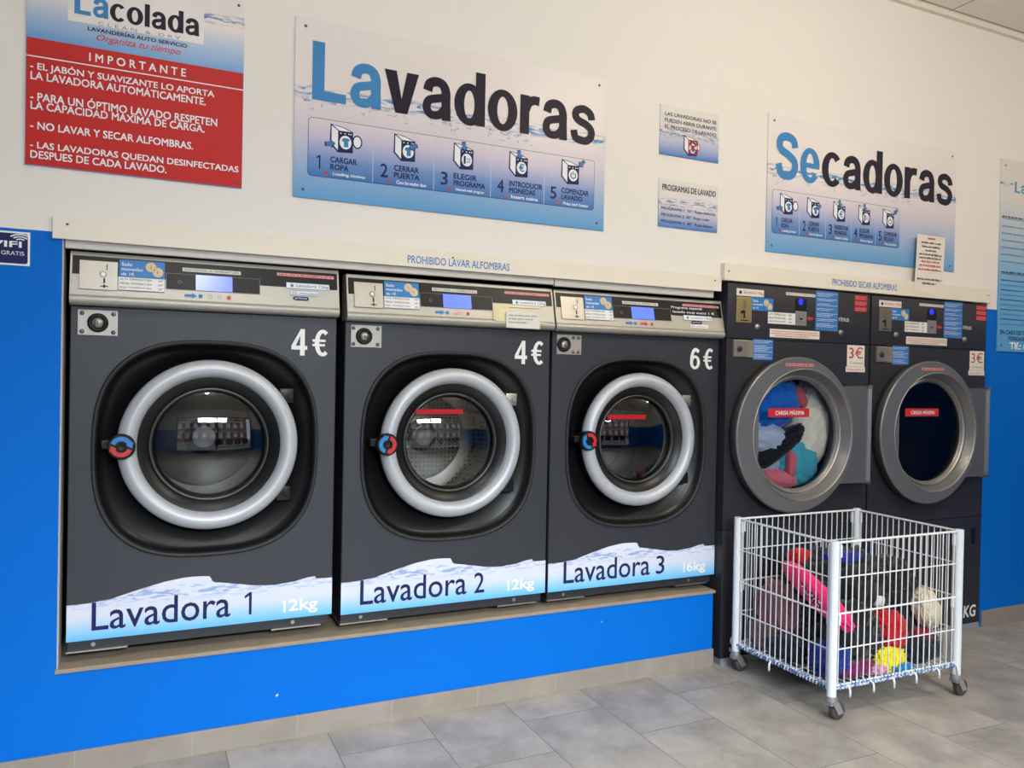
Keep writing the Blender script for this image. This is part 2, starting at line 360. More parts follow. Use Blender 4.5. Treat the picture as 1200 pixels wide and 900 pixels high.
def wall_mat():
    m = bpy.data.materials.new('two_tone_wall_paint'); m.use_nodes = True; nt = m.node_tree; b = nt.nodes['Principled BSDF']
    tc = nt.nodes.new('ShaderNodeTexCoord'); sp = nt.nodes.new('ShaderNodeSeparateXYZ'); nt.links.new(tc.outputs['Object'], sp.inputs[0])
    n = nt.nodes.new('ShaderNodeTexNoise'); n.inputs['Scale'].default_value = 14; n.inputs['Detail'].default_value = 4; nt.links.new(tc.outputs['Object'], n.inputs['Vector'])
    zz = math_node(nt, 'ADD', sp.outputs[2], math_node(nt, 'MULTIPLY', n.outputs[0], 0.003))
    f = math_node(nt, 'GREATER_THAN', zz, 1.494)
    ch = nt.nodes.new('ShaderNodeTexNoise'); ch.inputs['Scale'].default_value = 33; nt.links.new(tc.outputs['Object'], ch.inputs['Vector'])
    chip = math_node(nt, 'GREATER_THAN', ch.outputs[0], 0.765)
    blue = mixc(nt, chip, rgb(0, 106, 206), rgb(190, 205, 220))
    col = mixc(nt, f, blue, rgb(236, 233, 228))
    nt.links.new(col, b.inputs['Base Color']); b.inputs['Roughness'].default_value = 0.55; b.inputs['Specular IOR Level'].default_value = 0.12
    bp = nt.nodes.new('ShaderNodeBump'); bp.inputs['Strength'].default_value = 0.12; bp.inputs['Distance'].default_value = 0.003
    nt.links.new(n.outputs[0], bp.inputs['Height']); nt.links.new(bp.outputs[0], b.inputs['Normal'])
    return m
WALL = wall_mat()
OX0, OX1, DX1 = 0.577, 2.826, 4.436
SILL = 0.300
bm = bmesh.new(); T = 0.1
box(bm, X0, OX0, 0, T, 0, ZC)
box(bm, OX0, OX1, 0, T, 0, SILL-0.004)
box(bm, OX0, OX1, 0, T, 1.478, ZC)
box(bm, OX1, DX1, 0, T, 1.520, ZC)
box(bm, DX1, X1, 0, T, -0.09, ZC)
struct('wall_back', bm, WALL)
struct('wall_left', B(X0-0.1, X0, YF, 0.1, 0, ZC), WALL)
struct('wall_right', B(X1, X1+0.1, YF, 0.1, -0.1, ZC), WALL)
WX0, WX1, WZ0, WZ1 = -0.8, 4.1, 0.12, 2.3
bm = bmesh.new()
box(bm, X0, WX0, YF-0.1, YF, 0, ZC); box(bm, WX1, X1, YF-0.1, YF, -0.1, ZC); box(bm, WX0, WX1, YF-0.1, YF, -0.03, WZ0); box(bm, WX0, WX1, YF-0.1, YF, WZ1, ZC)
struct('wall_front', bm, WALL)
bm = bmesh.new(); box(bm, OX0-0.02, DX1+0.02, 0.85, 0.87, -0.05, 1.6); box(bm, OX0-0.02, DX1+0.02, 0.1, 0.87, 1.6, 1.62)
box(bm, OX0-0.04, OX0-0.02, 0.1, 0.87, -0.05, 1.62); box(bm, DX1+0.02, DX1+0.04, 0.1, 0.87, -0.05, 1.62)
struct('wall_added_closure', bm, CLOSURE)  # added unseen closure round the machines, dark so the gaps stay black
def ceil_mat():
    m = bpy.data.materials.new('ceiling_panels'); m.use_nodes = True; nt = m.node_tree; b = nt.nodes['Principled BSDF']
    tc = nt.nodes.new('ShaderNodeTexCoord'); sp = nt.nodes.new('ShaderNodeSeparateXYZ'); nt.links.new(tc.outputs['Object'], sp.inputs[0])
    def dist(q, o, s):
        f = math_node(nt, 'FRACT', math_node(nt, 'DIVIDE', math_node(nt, 'SUBTRACT', q, o), s)); return math_node(nt, 'MULTIPLY', math_node(nt, 'MINIMUM', f, math_node(nt, 'SUBTRACT', 1.0, f)), s)
    g = math_node(nt, 'LESS_THAN', math_node(nt, 'MINIMUM', dist(sp.outputs[0], 4.09-12, 0.6), dist(sp.outputs[1], -0.035-12, 0.6)), 0.004)
    nt.links.new(mixc(nt, g, rgb(246, 241, 228), rgb(160, 152, 138)), b.inputs['Base Color']); b.inputs['Roughness'].default_value = 0.8
    return m
struct('ceiling', B(X0-0.1, X1+0.1, YF-0.1, 0.1, ZC, ZC+0.05), ceil_mat())
struct('trim_1', B(X0, X1, -0.022, 0, ZC-0.022, ZC), BOARD)
# skirting tiles
def skirt_mat():
    m = bpy.data.materials.new('skirting_tile'); m.use_nodes = True; nt = m.node_tree; b = nt.nodes['Principled BSDF']
    tc = nt.nodes.new('ShaderNodeTexCoord'); sp = nt.nodes.new('ShaderNodeSeparateXYZ'); nt.links.new(tc.outputs['Object'], sp.inputs[0])
    u = math_node(nt, 'DIVIDE', math_node(nt, 'SUBTRACT', sp.outputs[0], 0.6248-30*0.3), 0.3); f = math_node(nt, 'FRACT', u)
    g = math_node(nt, 'LESS_THAN', math_node(nt, 'MINIMUM', f, math_node(nt, 'SUBTRACT', 1.0, f)), 0.005)
    wn = nt.nodes.new('ShaderNodeTexWhiteNoise'); wn.noise_dimensions = '1D'; nt.links.new(math_node(nt, 'FLOOR', u), wn.inputs['W'])
    n = nt.nodes.new('ShaderNodeTexNoise'); n.inputs['Scale'].default_value = 9; n.inputs['Detail'].default_value = 8; nt.links.new(tc.outputs['Object'], n.inputs['Vector'])
    col = mixc(nt, n.outputs[0], rgb(124, 113, 103), rgb(168, 156, 144)); col = mixc(nt, math_node(nt, 'MULTIPLY', wn.outputs[0], 0.35), col, rgb(150, 142, 135))
    col = mixc(nt, g, col, rgb(160, 152, 142)); nt.links.new(col, b.inputs['Base Color']); b.inputs['Roughness'].default_value = 0.5
    return m
SK = skirt_mat()
struct('baseboard_back', B(X0, OX1+0.002, -0.008, 0, 0, 0.070, bev=0.0015), SK)
struct('baseboard_right', B(DX1+0.01, X1, -0.008, 0, -0.09, 0.042, bev=0.0015), SK)
# stone window-like sill under the washers, plaster reveal, grey fascia above
struct('trim_2', B(OX0-0.004, OX1+0.008, -0.006, 0.62, SILL-0.012, SILL, bev=0.002), mat('sill_stone', rgb(150, 136, 118), 0.6, var=0.22, vscale=14, bump=0.3, bscale=60))
bm = bmesh.new(); box(bm, OX0-0.0005, OX0+0.004, 0.001, 0.1, SILL, 1.478); struct('trim_3', bm, REVEAL)
struct('trim_4', B(OX0+0.006, 2.092, 0.004, 0.02, 1.452, 1.482, bev=0.002), FASCIA)
struct('trim_5', B(2.095, 2.80, 0.004, 0.02, 1.448, 1.482, bev=0.002), FASCIA)
# shop window
bm = bmesh.new()
for x in (WX0, 1.6, WX1-0.06): box(bm, x, x+0.06, YF-0.08, YF-0.02, WZ0, WZ1)
box(bm, WX0, WX1, YF-0.08, YF-0.02, WZ0, WZ0+0.06); box(bm, WX0, WX1, YF-0.08, YF-0.02, WZ1-0.06, WZ1)
wf = struct('window_1', bm, mat('dark_window_frame', rgb(60, 62, 66), 0.4, 0.5))
obj('pane', B(WX0+0.03, WX1-0.03, YF-0.055, YF-0.049, WZ0+0.03, WZ1-0.03), SHOPGLASS, wf)
bm = bmesh.new(); box(bm, -14, 18, -26, YF-0.1, -0.2, -0.02); struct('ground', bm, mat('street_paving', rgb(150, 148, 144), 0.8))
# ---------------------------------------------------------------- washers
def superell(a, b, n, t):
    c, s = math.cos(t), math.sin(t)
    k = (abs(c/a)**n+abs(s/b)**n)**(-1/n); return k*c, k*s
SQA, SQB, SQN = 0.311, 0.316, 2.75
def squircle_loop(cx, cz, sc, y, angs): return [(cx+superell(SQA*sc, SQB*sc, SQN, t)[0], y, cz+superell(SQA*sc, SQB*sc, SQN, t)[1]) for t in angs]
def circle_loop(cx, cz, r, y, angs): return [(cx+r*math.cos(t), y, cz+r*math.sin(t)) for t in angs]
ZT, ZF, PY = 1.128, 1.006, -0.028        # console slope: top, foot, how far the foot leans out
def slope(x, z): return -0.002+PY*(ZT-z)/(ZT-ZF)
WAVE = [(0, .465), (.05, .466), (.11, .473), (.187, .494), (.25, .509), (.30, .516), (.323, .517), (.355, .516), (.372, .514), (.377, .506), (.379, .500), (.386, .495), (.43, .488), (.505, .474), (.56, .471), (.62, .476), (.66, .485), (.683, .4865), (.684, .480), (.70, .478), (.7375, .478)]
STICK = grad_print('water_sticker', [(0.0, rgb(96, 186, 240)), (0.22, rgb(160, 206, 238)), (0.42, rgb(212, 218, 234)), (1.0, rgb(222, 224, 238))], 0.04, 0.19, wave=(0.155, 0.004, 0.03, 1.6), wcol=rgb(150, 172, 215))
def washer(name, label, x0, zr, W, num, kg, price, hrot, variant):
    t = thing(name, label, 'washing machine', (x0, 0.03, zr), 'washers set in the blue wall')
    S = W/0.737; cx, cz = W/2+0.001, 0.573; zb, zt = 0.040, 0.9775
    # cabinet
    bm = bmesh.new()
    angs = sorted([2*PI*i/96 for i in range(96)]+[math.atan2(b-cz, a-cx) % (2*PI) for a in (0, W) for b in (zb, zt)])
    def rect_pt(t):
        c, s = math.cos(t), math.sin(t); k = 1e9
        if c > 1e-9: k = min(k, (W-cx)/c)
        if c < -1e-9: k = min(k, -cx/c)
        if s > 1e-9: k = min(k, (zt-cz)/s)
        if s < -1e-9: k = min(k, (zb-cz)/s)
        return (cx+k*c, 0, cz+k*s)
    outer = [rect_pt(a) for a in angs]
    def shift(L, y, e=0): return [(min(max(p[0], e), W-e) if e else p[0], y, min(max(p[2], zb+e), zt-e) if e else p[2]) for p in L]
    ringstrip(bm, [squircle_loop(cx, cz, 1, 0.01, angs), squircle_loop(cx, cz, 1, 0, angs), shift(outer, 0, 0.0025), shift(outer, 0.0025), shift(outer, 0.70)], True, False, True)
    obj('cabinet', bm, ANTH, t, auto=30)
    # plinth with brackets
    pl = obj('plinth', B(0.004, W-0.012, 0.012, 0.69, 0.010, 0.0405), ANTH2, t)
    for a, b in ((0.0, 0.155), (W-0.185, W-0.035)):
        br = obj('foot_bracket', B(a, b, 0.002, 0.16, 0.008, 0.0125), STEEL, t)
        m_ = (a+b)/2-0.01
        bm = bmesh.new(); cyl(bm, (m_, 0.012, 0.026), (m_, 0.006, 0.026), 0.006, 8); obj('bolt', bm, STEEL, br)
    for a in (0.06, W-0.06):
        bm = bmesh.new(); cyl(bm, (a, 0.1, -0.011), (a, 0.1, 0.012), 0.018, 16); cyl(bm, (a, 0.6, -0.011), (a, 0.6, 0.012), 0.018, 16); obj('foot', bm, RUBBER, t)
    # door well
    A = [2*PI*i/96 for i in range(96)]
    bm = bmesh.new()
    ringstrip(bm, [squircle_loop(cx, cz, 1.012, -0.0015, A), squircle_loop(cx, cz, 1.008, -0.006, A), squircle_loop(cx, cz, 0.985, -0.007, A), squircle_loop(cx, cz, 0.972, -0.001, A), squircle_loop(cx, cz, 0.965, 0.012, A)])
    obj('door_well_rim', bm, RUBBER, t, smooth=True)
    rcz = 0.585; R = 0.2505
    bm = bmesh.new()
    ringstrip(bm, [squircle_loop(cx, cz, 0.969, 0.006, A), squircle_loop(cx, cz, 0.95, 0.016, A), squircle_loop(cx, cz, 0.91, 0.026, A), circle_loop(cx, rcz, R+0.006, 0.034, A), circle_loop(cx, rcz, R-0.004, 0.055, A), circle_loop(cx, rcz, R-0.03, 0.06, A)])
    obj('door_well', bm, BLACKP, t, smooth=True)
    # drum and gasket
    obj('gasket', lathe_y(cx, rcz, [(R-0.035, 0.058), (0.205, 0.062), (0.175, 0.07), (0.172, 0.085), (0.19, 0.10), (0.205, 0.105)]), GREYRUB, t, smooth=True)
    dr = obj('drum', lathe_y(cx, rcz, [(0.205, 0.104), (0.232, 0.106), (0.236, 0.115), (0.236, 0.30), (0.225, 0.335), (0.17, 0.345), (0.16, 0.335), (0.06, 0.33), (0.045, 0.31), (0.03, 0.305), (0.001, 0.303)]), drum_m(variant), t, auto=40)
    for k in range(3):
        a = 0.5+k*2*PI/3; bm = bmesh.new()
        pts = [(cx+r*math.cos(a+d), y, rcz+r*math.sin(a+d)) for y in (0.13, 0.30) for r, d in ((0.236, -0.16), (0.185, 0.0), (0.236, 0.16))]
        v = [bm.verts.new(p) for p in pts]
        for f in ((0, 1, 4, 3), (1, 2, 5, 4), (0, 2, 1), (3, 4, 5)): bm.faces.new([v[i] for i in f])
        obj('drum_lifter', bm, DRUM if variant != 1 else DARKDRUM, dr)
    bm = lathe_y(cx, rcz, [(0.036, 0.29), (0.034, 0.284), (0.001, 0.281)], 32); obj('drum_hub', bm, mat('hub_white', rgb(205, 208, 212), 0.35) if variant != 3 else DARKDRUM, dr, smooth=True)
    # door
    d = obj('door', lathe_y(cx, rcz, [(R-0.006, 0.052), (R-0.003, 0.0), (R-0.012, -0.012), (0.19, -0.006), (0.176, 0.006), (0.166, 0.012), (0.160, 0.024), (0.150, 0.034)], 96), BLACKP, t, auto=40)
    obj('door_ring', lathe_y(cx, rcz, [(R-0.004, 0.006), (R, -0.002), (R-0.001, -0.012), (R-0.007, -0.023), (R-0.02, -0.031), (R-0.03, -0.032), (R-0.04, -0.027), (R-0.048, -0.017), (R-0.052, -0.006), (R-0.053, 0.004)], 112), RINGM, d, smooth=True)
    rg, Rs = 0.162, 0.45
    prof = [(rg*k/9, 0.022-(math.sqrt(Rs*Rs-(rg*k/9)**2)-math.sqrt(Rs*Rs-rg*rg))) for k in range(9, -1, -1)]; prof[-1] = (0.0005, prof[-1][1])
    obj('door_glass', lathe_y(cx, rcz, prof, 72), GLASS, d, smooth=True)
    obj('glass_rim', lathe_y(cx, rcz, [(0.168, 0.010), (0.165, 0.006), (0.160, 0.010), (0.158, 0.018)], 72), mat('dull_chrome', rgb(78, 78, 77), 0.35, 0.7), d, smooth=True)
    # hinges
    for ang in (34, -36):
        a = math.radians(ang); hx, hz = cx+0.262*math.cos(a), rcz+0.262*math.sin(a)
        bm = B(hx-0.022, hx+0.02, -0.006, 0.03, hz-0.022, hz+0.022, bev=0.005); cyl(bm, (hx+0.008, -0.012, hz), (hx+0.008, 0.0, hz), 0.008, 10)
        obj('hinge', bm, BLACKP if (variant == 1 or ang < 0) else STEEL, d, auto=40)
    # latch knob with turning arrows
    hx, hz = 0.1325*S, 0.586
    k = obj('latch_knob', lathe_y(hx, hz, [(0.030, 0.01), (0.036, -0.03), (0.036, -0.043), (0.033, -0.047), (0.012, -0.048), (0.010, -0.043), (0.0005, -0.042)], 40), BLACKG, d, auto=40)
    F = Flat((0, 0), -0.0478)
    for m_, a0 in ((MBLUE, hrot), (REDP, hrot+180)):
        F.arc(hx, hz, 0.0165, 0.0285, a0, a0-135, m_, 1)
        e = math.radians(a0-135); c_, s_ = math.cos(e), math.sin(e); tx, tz = s_, -c_
        F.poly([(hx+0.012*c_, hz+0.012*s_), (hx+0.033*c_, hz+0.033*s_), (hx+0.0225*c_+tx*0.015, hz+0.0225*s_+tz*0.015)], m_, 1)
    F.build('arrow_label', k)
    bm = B(hx-0.052, hx-0.03, -0.03, 0.02, hz-0.006, hz+0.018, bev=0.003); obj('latch_hook', bm, BLACKP, d)
    if variant > 1:
        xa = -0.08 if variant == 2 else -0.105
        obj('red_strip', B(cx-0.132 if variant == 2 else cx-0.143, cx+0.035 if variant == 2 else cx+0.025, -0.008, -0.006, 0.681-(0.02 if variant == 3 else 0), 0.698-(0.02 if variant == 3 else 0)), mat('red_strip_vinyl', rgb(170, 30, 42), 0.5, spec=0.2), d)
    # console
    prof = [(0.05, 0.978), (-0.022, 0.9785), (-0.031, 0.984), (-0.0345, 0.992), (-0.033, 1.000), (PY-0.001, ZF-0.002), (PY-0.002, ZF), (-0.003, ZT-0.002), (0.0, ZT), (0.05, ZT)]
    bm = bmesh.new(); ringstrip(bm, [[(x, y, z) for y, z in prof] for x in (-0.001, W+0.001)], True, True, True)
    cs = obj('console', bm, SILVERP, t, auto=35)
    def fl(th=0.0005): return Flat((0.596, 0.321), 0, slope, th)   # inked in the coordinates of the first machine
    def X(x): return 0.596+(x-0.596)*S
    F = fl(); F.rect(0.600, X(1.329), 1.384, 1.437, BLACKG, 1)
    if variant == 3: F.rect(X(1.09), X(1.329), 1.380, 1.386, BLACKG, 1)
    F.rect(0.836, 1.096, 1.356, 1.404, BLACKG, 2); F.frame(0.837, 1.095, 1.357, 1.403, 0.0012, GREYINK, 3)
    F.disc(0.873, 1.379, 0.005, GREYINK, 3); F.disc(0.873, 1.379, 0.0036, BLACKG, 4); F.build('black_band', cs)
    F = fl(); F.rect(0.916, 1.017, 1.3575, 1.4035, SCREEN, 5); F.build('display_screen', cs)
    bm = bmesh.new()
    cp = fl(); cp.rect(0.618, 0.712, 1.343, 1.424, STEEL, 6); cp.frame(0.618, 0.712, 1.343, 1.424, 0.001, SCREWM, 7); cp = cp.build('coin_plate', cs)
    F = fl(); F.disc(0.676, 1.387, 0.0095, SCREWM, 8); F.disc(0.676, 1.387, 0.0062, WHITE, 9); F.rect(0.684, 0.6865, 1.399, 1.416, BLACKG, 8); F.rect(0.677, 0.6815, 1.362, 1.376, BLACKG, 8)
    F.rect(0.677, 0.6815, 1.349, 1.358, BLACKG, 8); F.rect(0.670, 0.689, 1.352, 1.3545, BLACKG, 8); F.build('coin_slot', cp)
    F = fl(); F.rect(0.716, 0.833, 1.382, 1.433, MBLUE, 7)
    F.text('Solo', 0.722, 0.749, 1.415, 1.425, WHITEINK, 8, 0.01); F.text('monedas', 0.722, 0.776, 1.402, 1.411, WHITEINK, 8, 0.01); F.text('de 1€', 0.722, 0.754, 1.388, 1.397, WHITEINK, 8, 0.01)
    for a, b in ((0.797, 1.416), (0.815, 1.402)): F.disc(a, b, 0.0138, CREAMC, 8); F.disc(a, b, 0.010, BRONZEC, 9); F.disc(a, b, 0.0088, CREAMC, 10); F.text('1', a-0.003, a+0.002, b-0.005, b+0.005, BRONZEC, 11)
    F.build('coin_sticker', cs)
    F = fl(); F.rect(0.714, 0.833, 1.3455, 1.3835, WHITE, 8)
    for i, (s_, n_) in enumerate((('ALTA TEMPERATURA', '40°'), ('MEDIA TEMPERATURA', '30°'), ('BAJA TEMPERATURA', '20°'))):
        z = 1.374-i*0.0120; F.text(s_, 0.718, 0.800, z, z+0.0062, BLKINK, 9); F.text(n_, 0.816, 0.830, z, z+0.0062, BLKINK, 9)
    F.frame(0.7145, 0.8325, 1.346, 1.383, 0.0007, SBLUE, 9); F.build('temperature_sticker', cs)
    F = fl(); F.rect(0.880, 1.041, 1.4115, 1.4225, OFFW, 2); F.text('SELECCIONA LA TEMPERATURA', 0.884, 1.037, 1.414, 1.420, BLKINK, 3); F.build('select_sticker', cs)
    F = fl(); F.rect(X(1.146), X(1.319), 1.4185, 1.4275, PINKP, 2); F.words(X(1.15), X(1.316), 1.4205, 1.4258, REDP, 3, 5); F.build('red_notice_strip', cs)
    if variant < 3:
        F = fl(); F.rect(X(1.173), X(1.304), 1.3815, 1.3995, WHITE, 3); F.frame(X(1.173), X(1.304), 1.3815, 1.3995, 0.001, LBLUE, 4)
        F.disc(X(1.190), 1.3895, 0.0045, MBLUE, 5); F.poly([(X(1.1865), 1.391), (X(1.1935), 1.391), (X(1.190), 1.397)], MBLUE, 5); F.text('Lavadora 12kg', X(1.203), X(1.301), 1.384, 1.396, SBLUE, 5)
        if variant == 1:
            F.rect(1.184, 1.269, 1.361, 1.3745, WHITE, 3); F.frame(1.184, 1.269, 1.361, 1.3745, 0.001, LBLUE, 4); F.text('35 minutos', 1.189, 1.266, 1.3635, 1.372, SBLUE, 5)
            F.rrect(1.192, 1.240, 1.345, 1.357, 0.006, NAVY, 3); F.text('primus', 1.198, 1.234, 1.347, 1.355, WHITEINK, 4)
        F.build('name_sticker', cs)
    else:
        F = fl(); F.text('Programa especial', X(1.092), X(1.235), 1.4045, 1.4165, WHITEINK, 4, 0.012); F.text('lavado muy sucio 1 €', X(1.097), X(1.292), 1.388, 1.400, WHITEINK, 4, 0.012); F.build('special_sticker', cs)
        F = fl(); F.rect(X(1.143), X(1.276), 1.3645, 1.3835, WHITE, 5); F.frame(X(1.143), X(1.276), 1.3645, 1.3835, 0.001, LBLUE, 6)
        F.disc(X(1.162), 1.374, 0.005, SBLUE, 6); F.text('Lavadora 16kg', X(1.176), X(1.272), 1.368, 1.380, GREYINK, 6)
        F.rrect(X(1.178), X(1.228), 1.351, 1.3625, 0.0055, NAVY, 5); F.text('primus', X(1.184), X(1.222), 1.353, 1.3605, WHITEINK, 6)
        F.rect(X(1.170), X(1.255), 1.335, 1.349, WHITE, 5); F.text('50 minutos', X(1.175), X(1.25), 1.338, 1.346, GREYINK, 6); F.build('name_sticker', cs)
    F = fl(); z = 1.3405
    F.poly([(0.886, z-0.004), (0.906, z-0.004), (0.906, z-0.009), (0.919, z), (0.906, z+0.009), (0.906, z+0.004), (0.886, z+0.004)], MBLUE, 2); F.disc(0.929, z, 0.0062, MBLUE, 2)
    if variant == 1:
        F.disc(0.955, z, 0.0055, GREYINK, 2); F.disc(0.955, z, 0.0040, SILVERP, 3); F.disc(0.981, z, 0.0055, GREYINK, 2); F.disc(0.981, z, 0.0040, SILVERP, 3); F.disc(1.007, z, 0.0062, REDP, 2)
    else:
        F.poly([(0.952, z-0.004), (0.972, z-0.004), (0.972, z-0.009), (0.985, z), (0.972, z+0.009), (0.972, z+0.004), (0.952, z+0.004)], REDP if variant == 3 else PINKP, 2); F.disc(1.003, z, 0.0062, REDP, 2)
    F.build('button_marks', cs)
    if variant == 2:
        YEL = mat('old_adhesive_tape', rgb(206, 198, 150), 0.3)
        F = fl(); F.rect(1.097, 1.280, 1.372, 1.380, YEL, 6); F.poly([(1.10, 1.300+0.021), (1.305, 1.319), (1.300, 1.3245), (1.105, 1.327)], YEL, 6); F.rect(1.095, 1.155, 1.325, 1.372, YEL, 5); F.build('tape_strip', cs)
        F = Flat((0.596, 0.321), -0.036, None, 0.0005); F.rect(1.141, 1.270, 1.300, 1.356, OFFW, 1)
        for i in range(3): F.words(1.150, 1.262-i*0.02, 1.341-i*0.012, 1.346-i*0.012, GREYINK, 2, i)
        F.build('paper_note', cs)
    # emergency key plate
    P = Flat((0, 0), 0.0, None, 0.0008)
    a0, a1, c0, c1 = 0.018, 0.118, 0.896, 0.967
    kp = obj('key_plate', B(a0, a1, -0.003, 0.001, c0, c1, bev=0.001), mat('polished_steel', rgb(176, 172, 168), 0.45, 0.6), t)
    lx = 0.068 if variant == 1 else (0.060 if variant == 2 else 0.045); lz = 0.9315
    obj('lock_collar', lathe_y(lx, lz, [(0.027, -0.002), (0.026, -0.009), (0.018, -0.011), (0.015, -0.006)], 32), BLACKG, kp, smooth=True)
    obj('lock_barrel', lathe_y(lx, lz, [(0.0145, -0.004), (0.0138, -0.012), (0.0005, -0.0125)], 24), STEEL, kp, smooth=True)
    bm = B(lx-0.0012, lx+0.0012, -0.0135, -0.012, lz-0.005, lz+0.005); obj('key_slot', bm, BLACKG, kp)
    for sx in (((a0+0.011), (a1-0.011)) if variant == 1 else ((a0+0.008 if variant == 2 else a1-0.034), a1-0.013)):
        for sz in (c0+0.010, c1-0.010):
            obj('screw', lathe_y(sx, sz, [(0.0062, -0.003), (0.0055, -0.0065), (0.0005, -0.007)], 14), SCREWM, kp, smooth=True)
    # price and sticker
    F = Flat((0, 0), 0.0, None, 0.0006); pl_ = 0.598*S
    F.heavy(price, pl_, pl_+0.048, 0.856, 0.938, WHITE, 1); F.heavy('€', pl_+0.064, pl_+0.116, 0.856, 0.938, WHITE, 1); F.build('price_lettering', t)
    F = Flat((0, 0), 0.0, None, 0.0006)
    pts = [(0.001, 0.041)]+[(W-0.001, 0.041)]+[(min(max(x*S, 0.001), W-0.001), z-0.3214) for x, z in reversed(WAVE)]
    n = len(pts)
    wp = [(min(max(x*S, 0.001), W-0.001), z-0.3214) for x, z in WAVE]
    for a, b in zip(wp[:-1], wp[1:]):
        if b[0] > a[0]: F.poly([(a[0], 0.041), (b[0], 0.041), b, a], STICK, 1)
        else: F.poly([b, (a[0], a[1]), (a[0], a[1]-0.003)], STICK, 1)
    ws = F.build('wave_sticker', t)
    F = Flat((0, 0), 0.0, None, 0.0006); F.text('Lavadora', 0.063*S, 0.432*S, 0.066, 0.146, NAVY, 2, 0.004)
    if num == '1': F.one(0.472*S, 0.493*S, 0.066, 0.134, 0.008, NAVY)
    else: F.text(num, 0.460*S, 0.498*S, 0.066, 0.136, NAVY, 2, 0.004)
    F.one(0.583*S, 0.594*S, 0.062, 0.097, 0.007, WHITE); F.text(kg[1:], 0.602*S, 0.692*S, 0.052, 0.100, WHITE, 2, 0.02); F.build('sticker_lettering', ws)
    return t
def drum_m(v):
    if v == 1 or v == 3: 
        return mat('drum_dark_%s' % ('a' if v == 1 else 'b'), rgb(74, 72, 70) if v == 1 else rgb(52, 54, 66), 0.35, 0.8, bump=0.3, bscale=60)
    if 'drum_holes' in MATS: return MATS['drum_holes']
    m = bpy.data.materials.new('drum_holes'); m.use_nodes = True; nt = m.node_tree; b = nt.nodes['Principled BSDF']; b.inputs['Metallic'].default_value = 0.8; b.inputs['Roughness'].default_value = 0.32
    tc = nt.nodes.new('ShaderNodeTexCoord'); vo = nt.nodes.new('ShaderNodeTexVoronoi'); vo.inputs['Scale'].default_value = 60; vo.inputs['Randomness'].default_value = 0.1
    nt.links.new(tc.outputs['Object'], vo.inputs['Vector']); h = math_node(nt, 'LESS_THAN', vo.outputs['Distance'], 0.28)
    nt.links.new(mixc(nt, h, rgb(205, 200, 188), rgb(60, 58, 54)), b.inputs['Base Color']); MATS['drum_holes'] = m; return m
washer('washing_machine', 'grey front-loading washer marked Lavadora 1, 12kg, the leftmost and nearest in the blue wall', 0.596, 0.321, 0.737, '1', '12kg', '4', 160, 1)
washer('washing_machine', 'grey front-loading washer marked Lavadora 2, with a paper note taped to its console', 1.360, 0.313, 0.735, '2', '12kg', '4', 250, 2)
washer('washing_machine', 'grey front-loading washer marked Lavadora 3, 16kg, priced 6 euros', 2.104, 0.312, 0.750, '3', '16kg', '6', 290, 3)
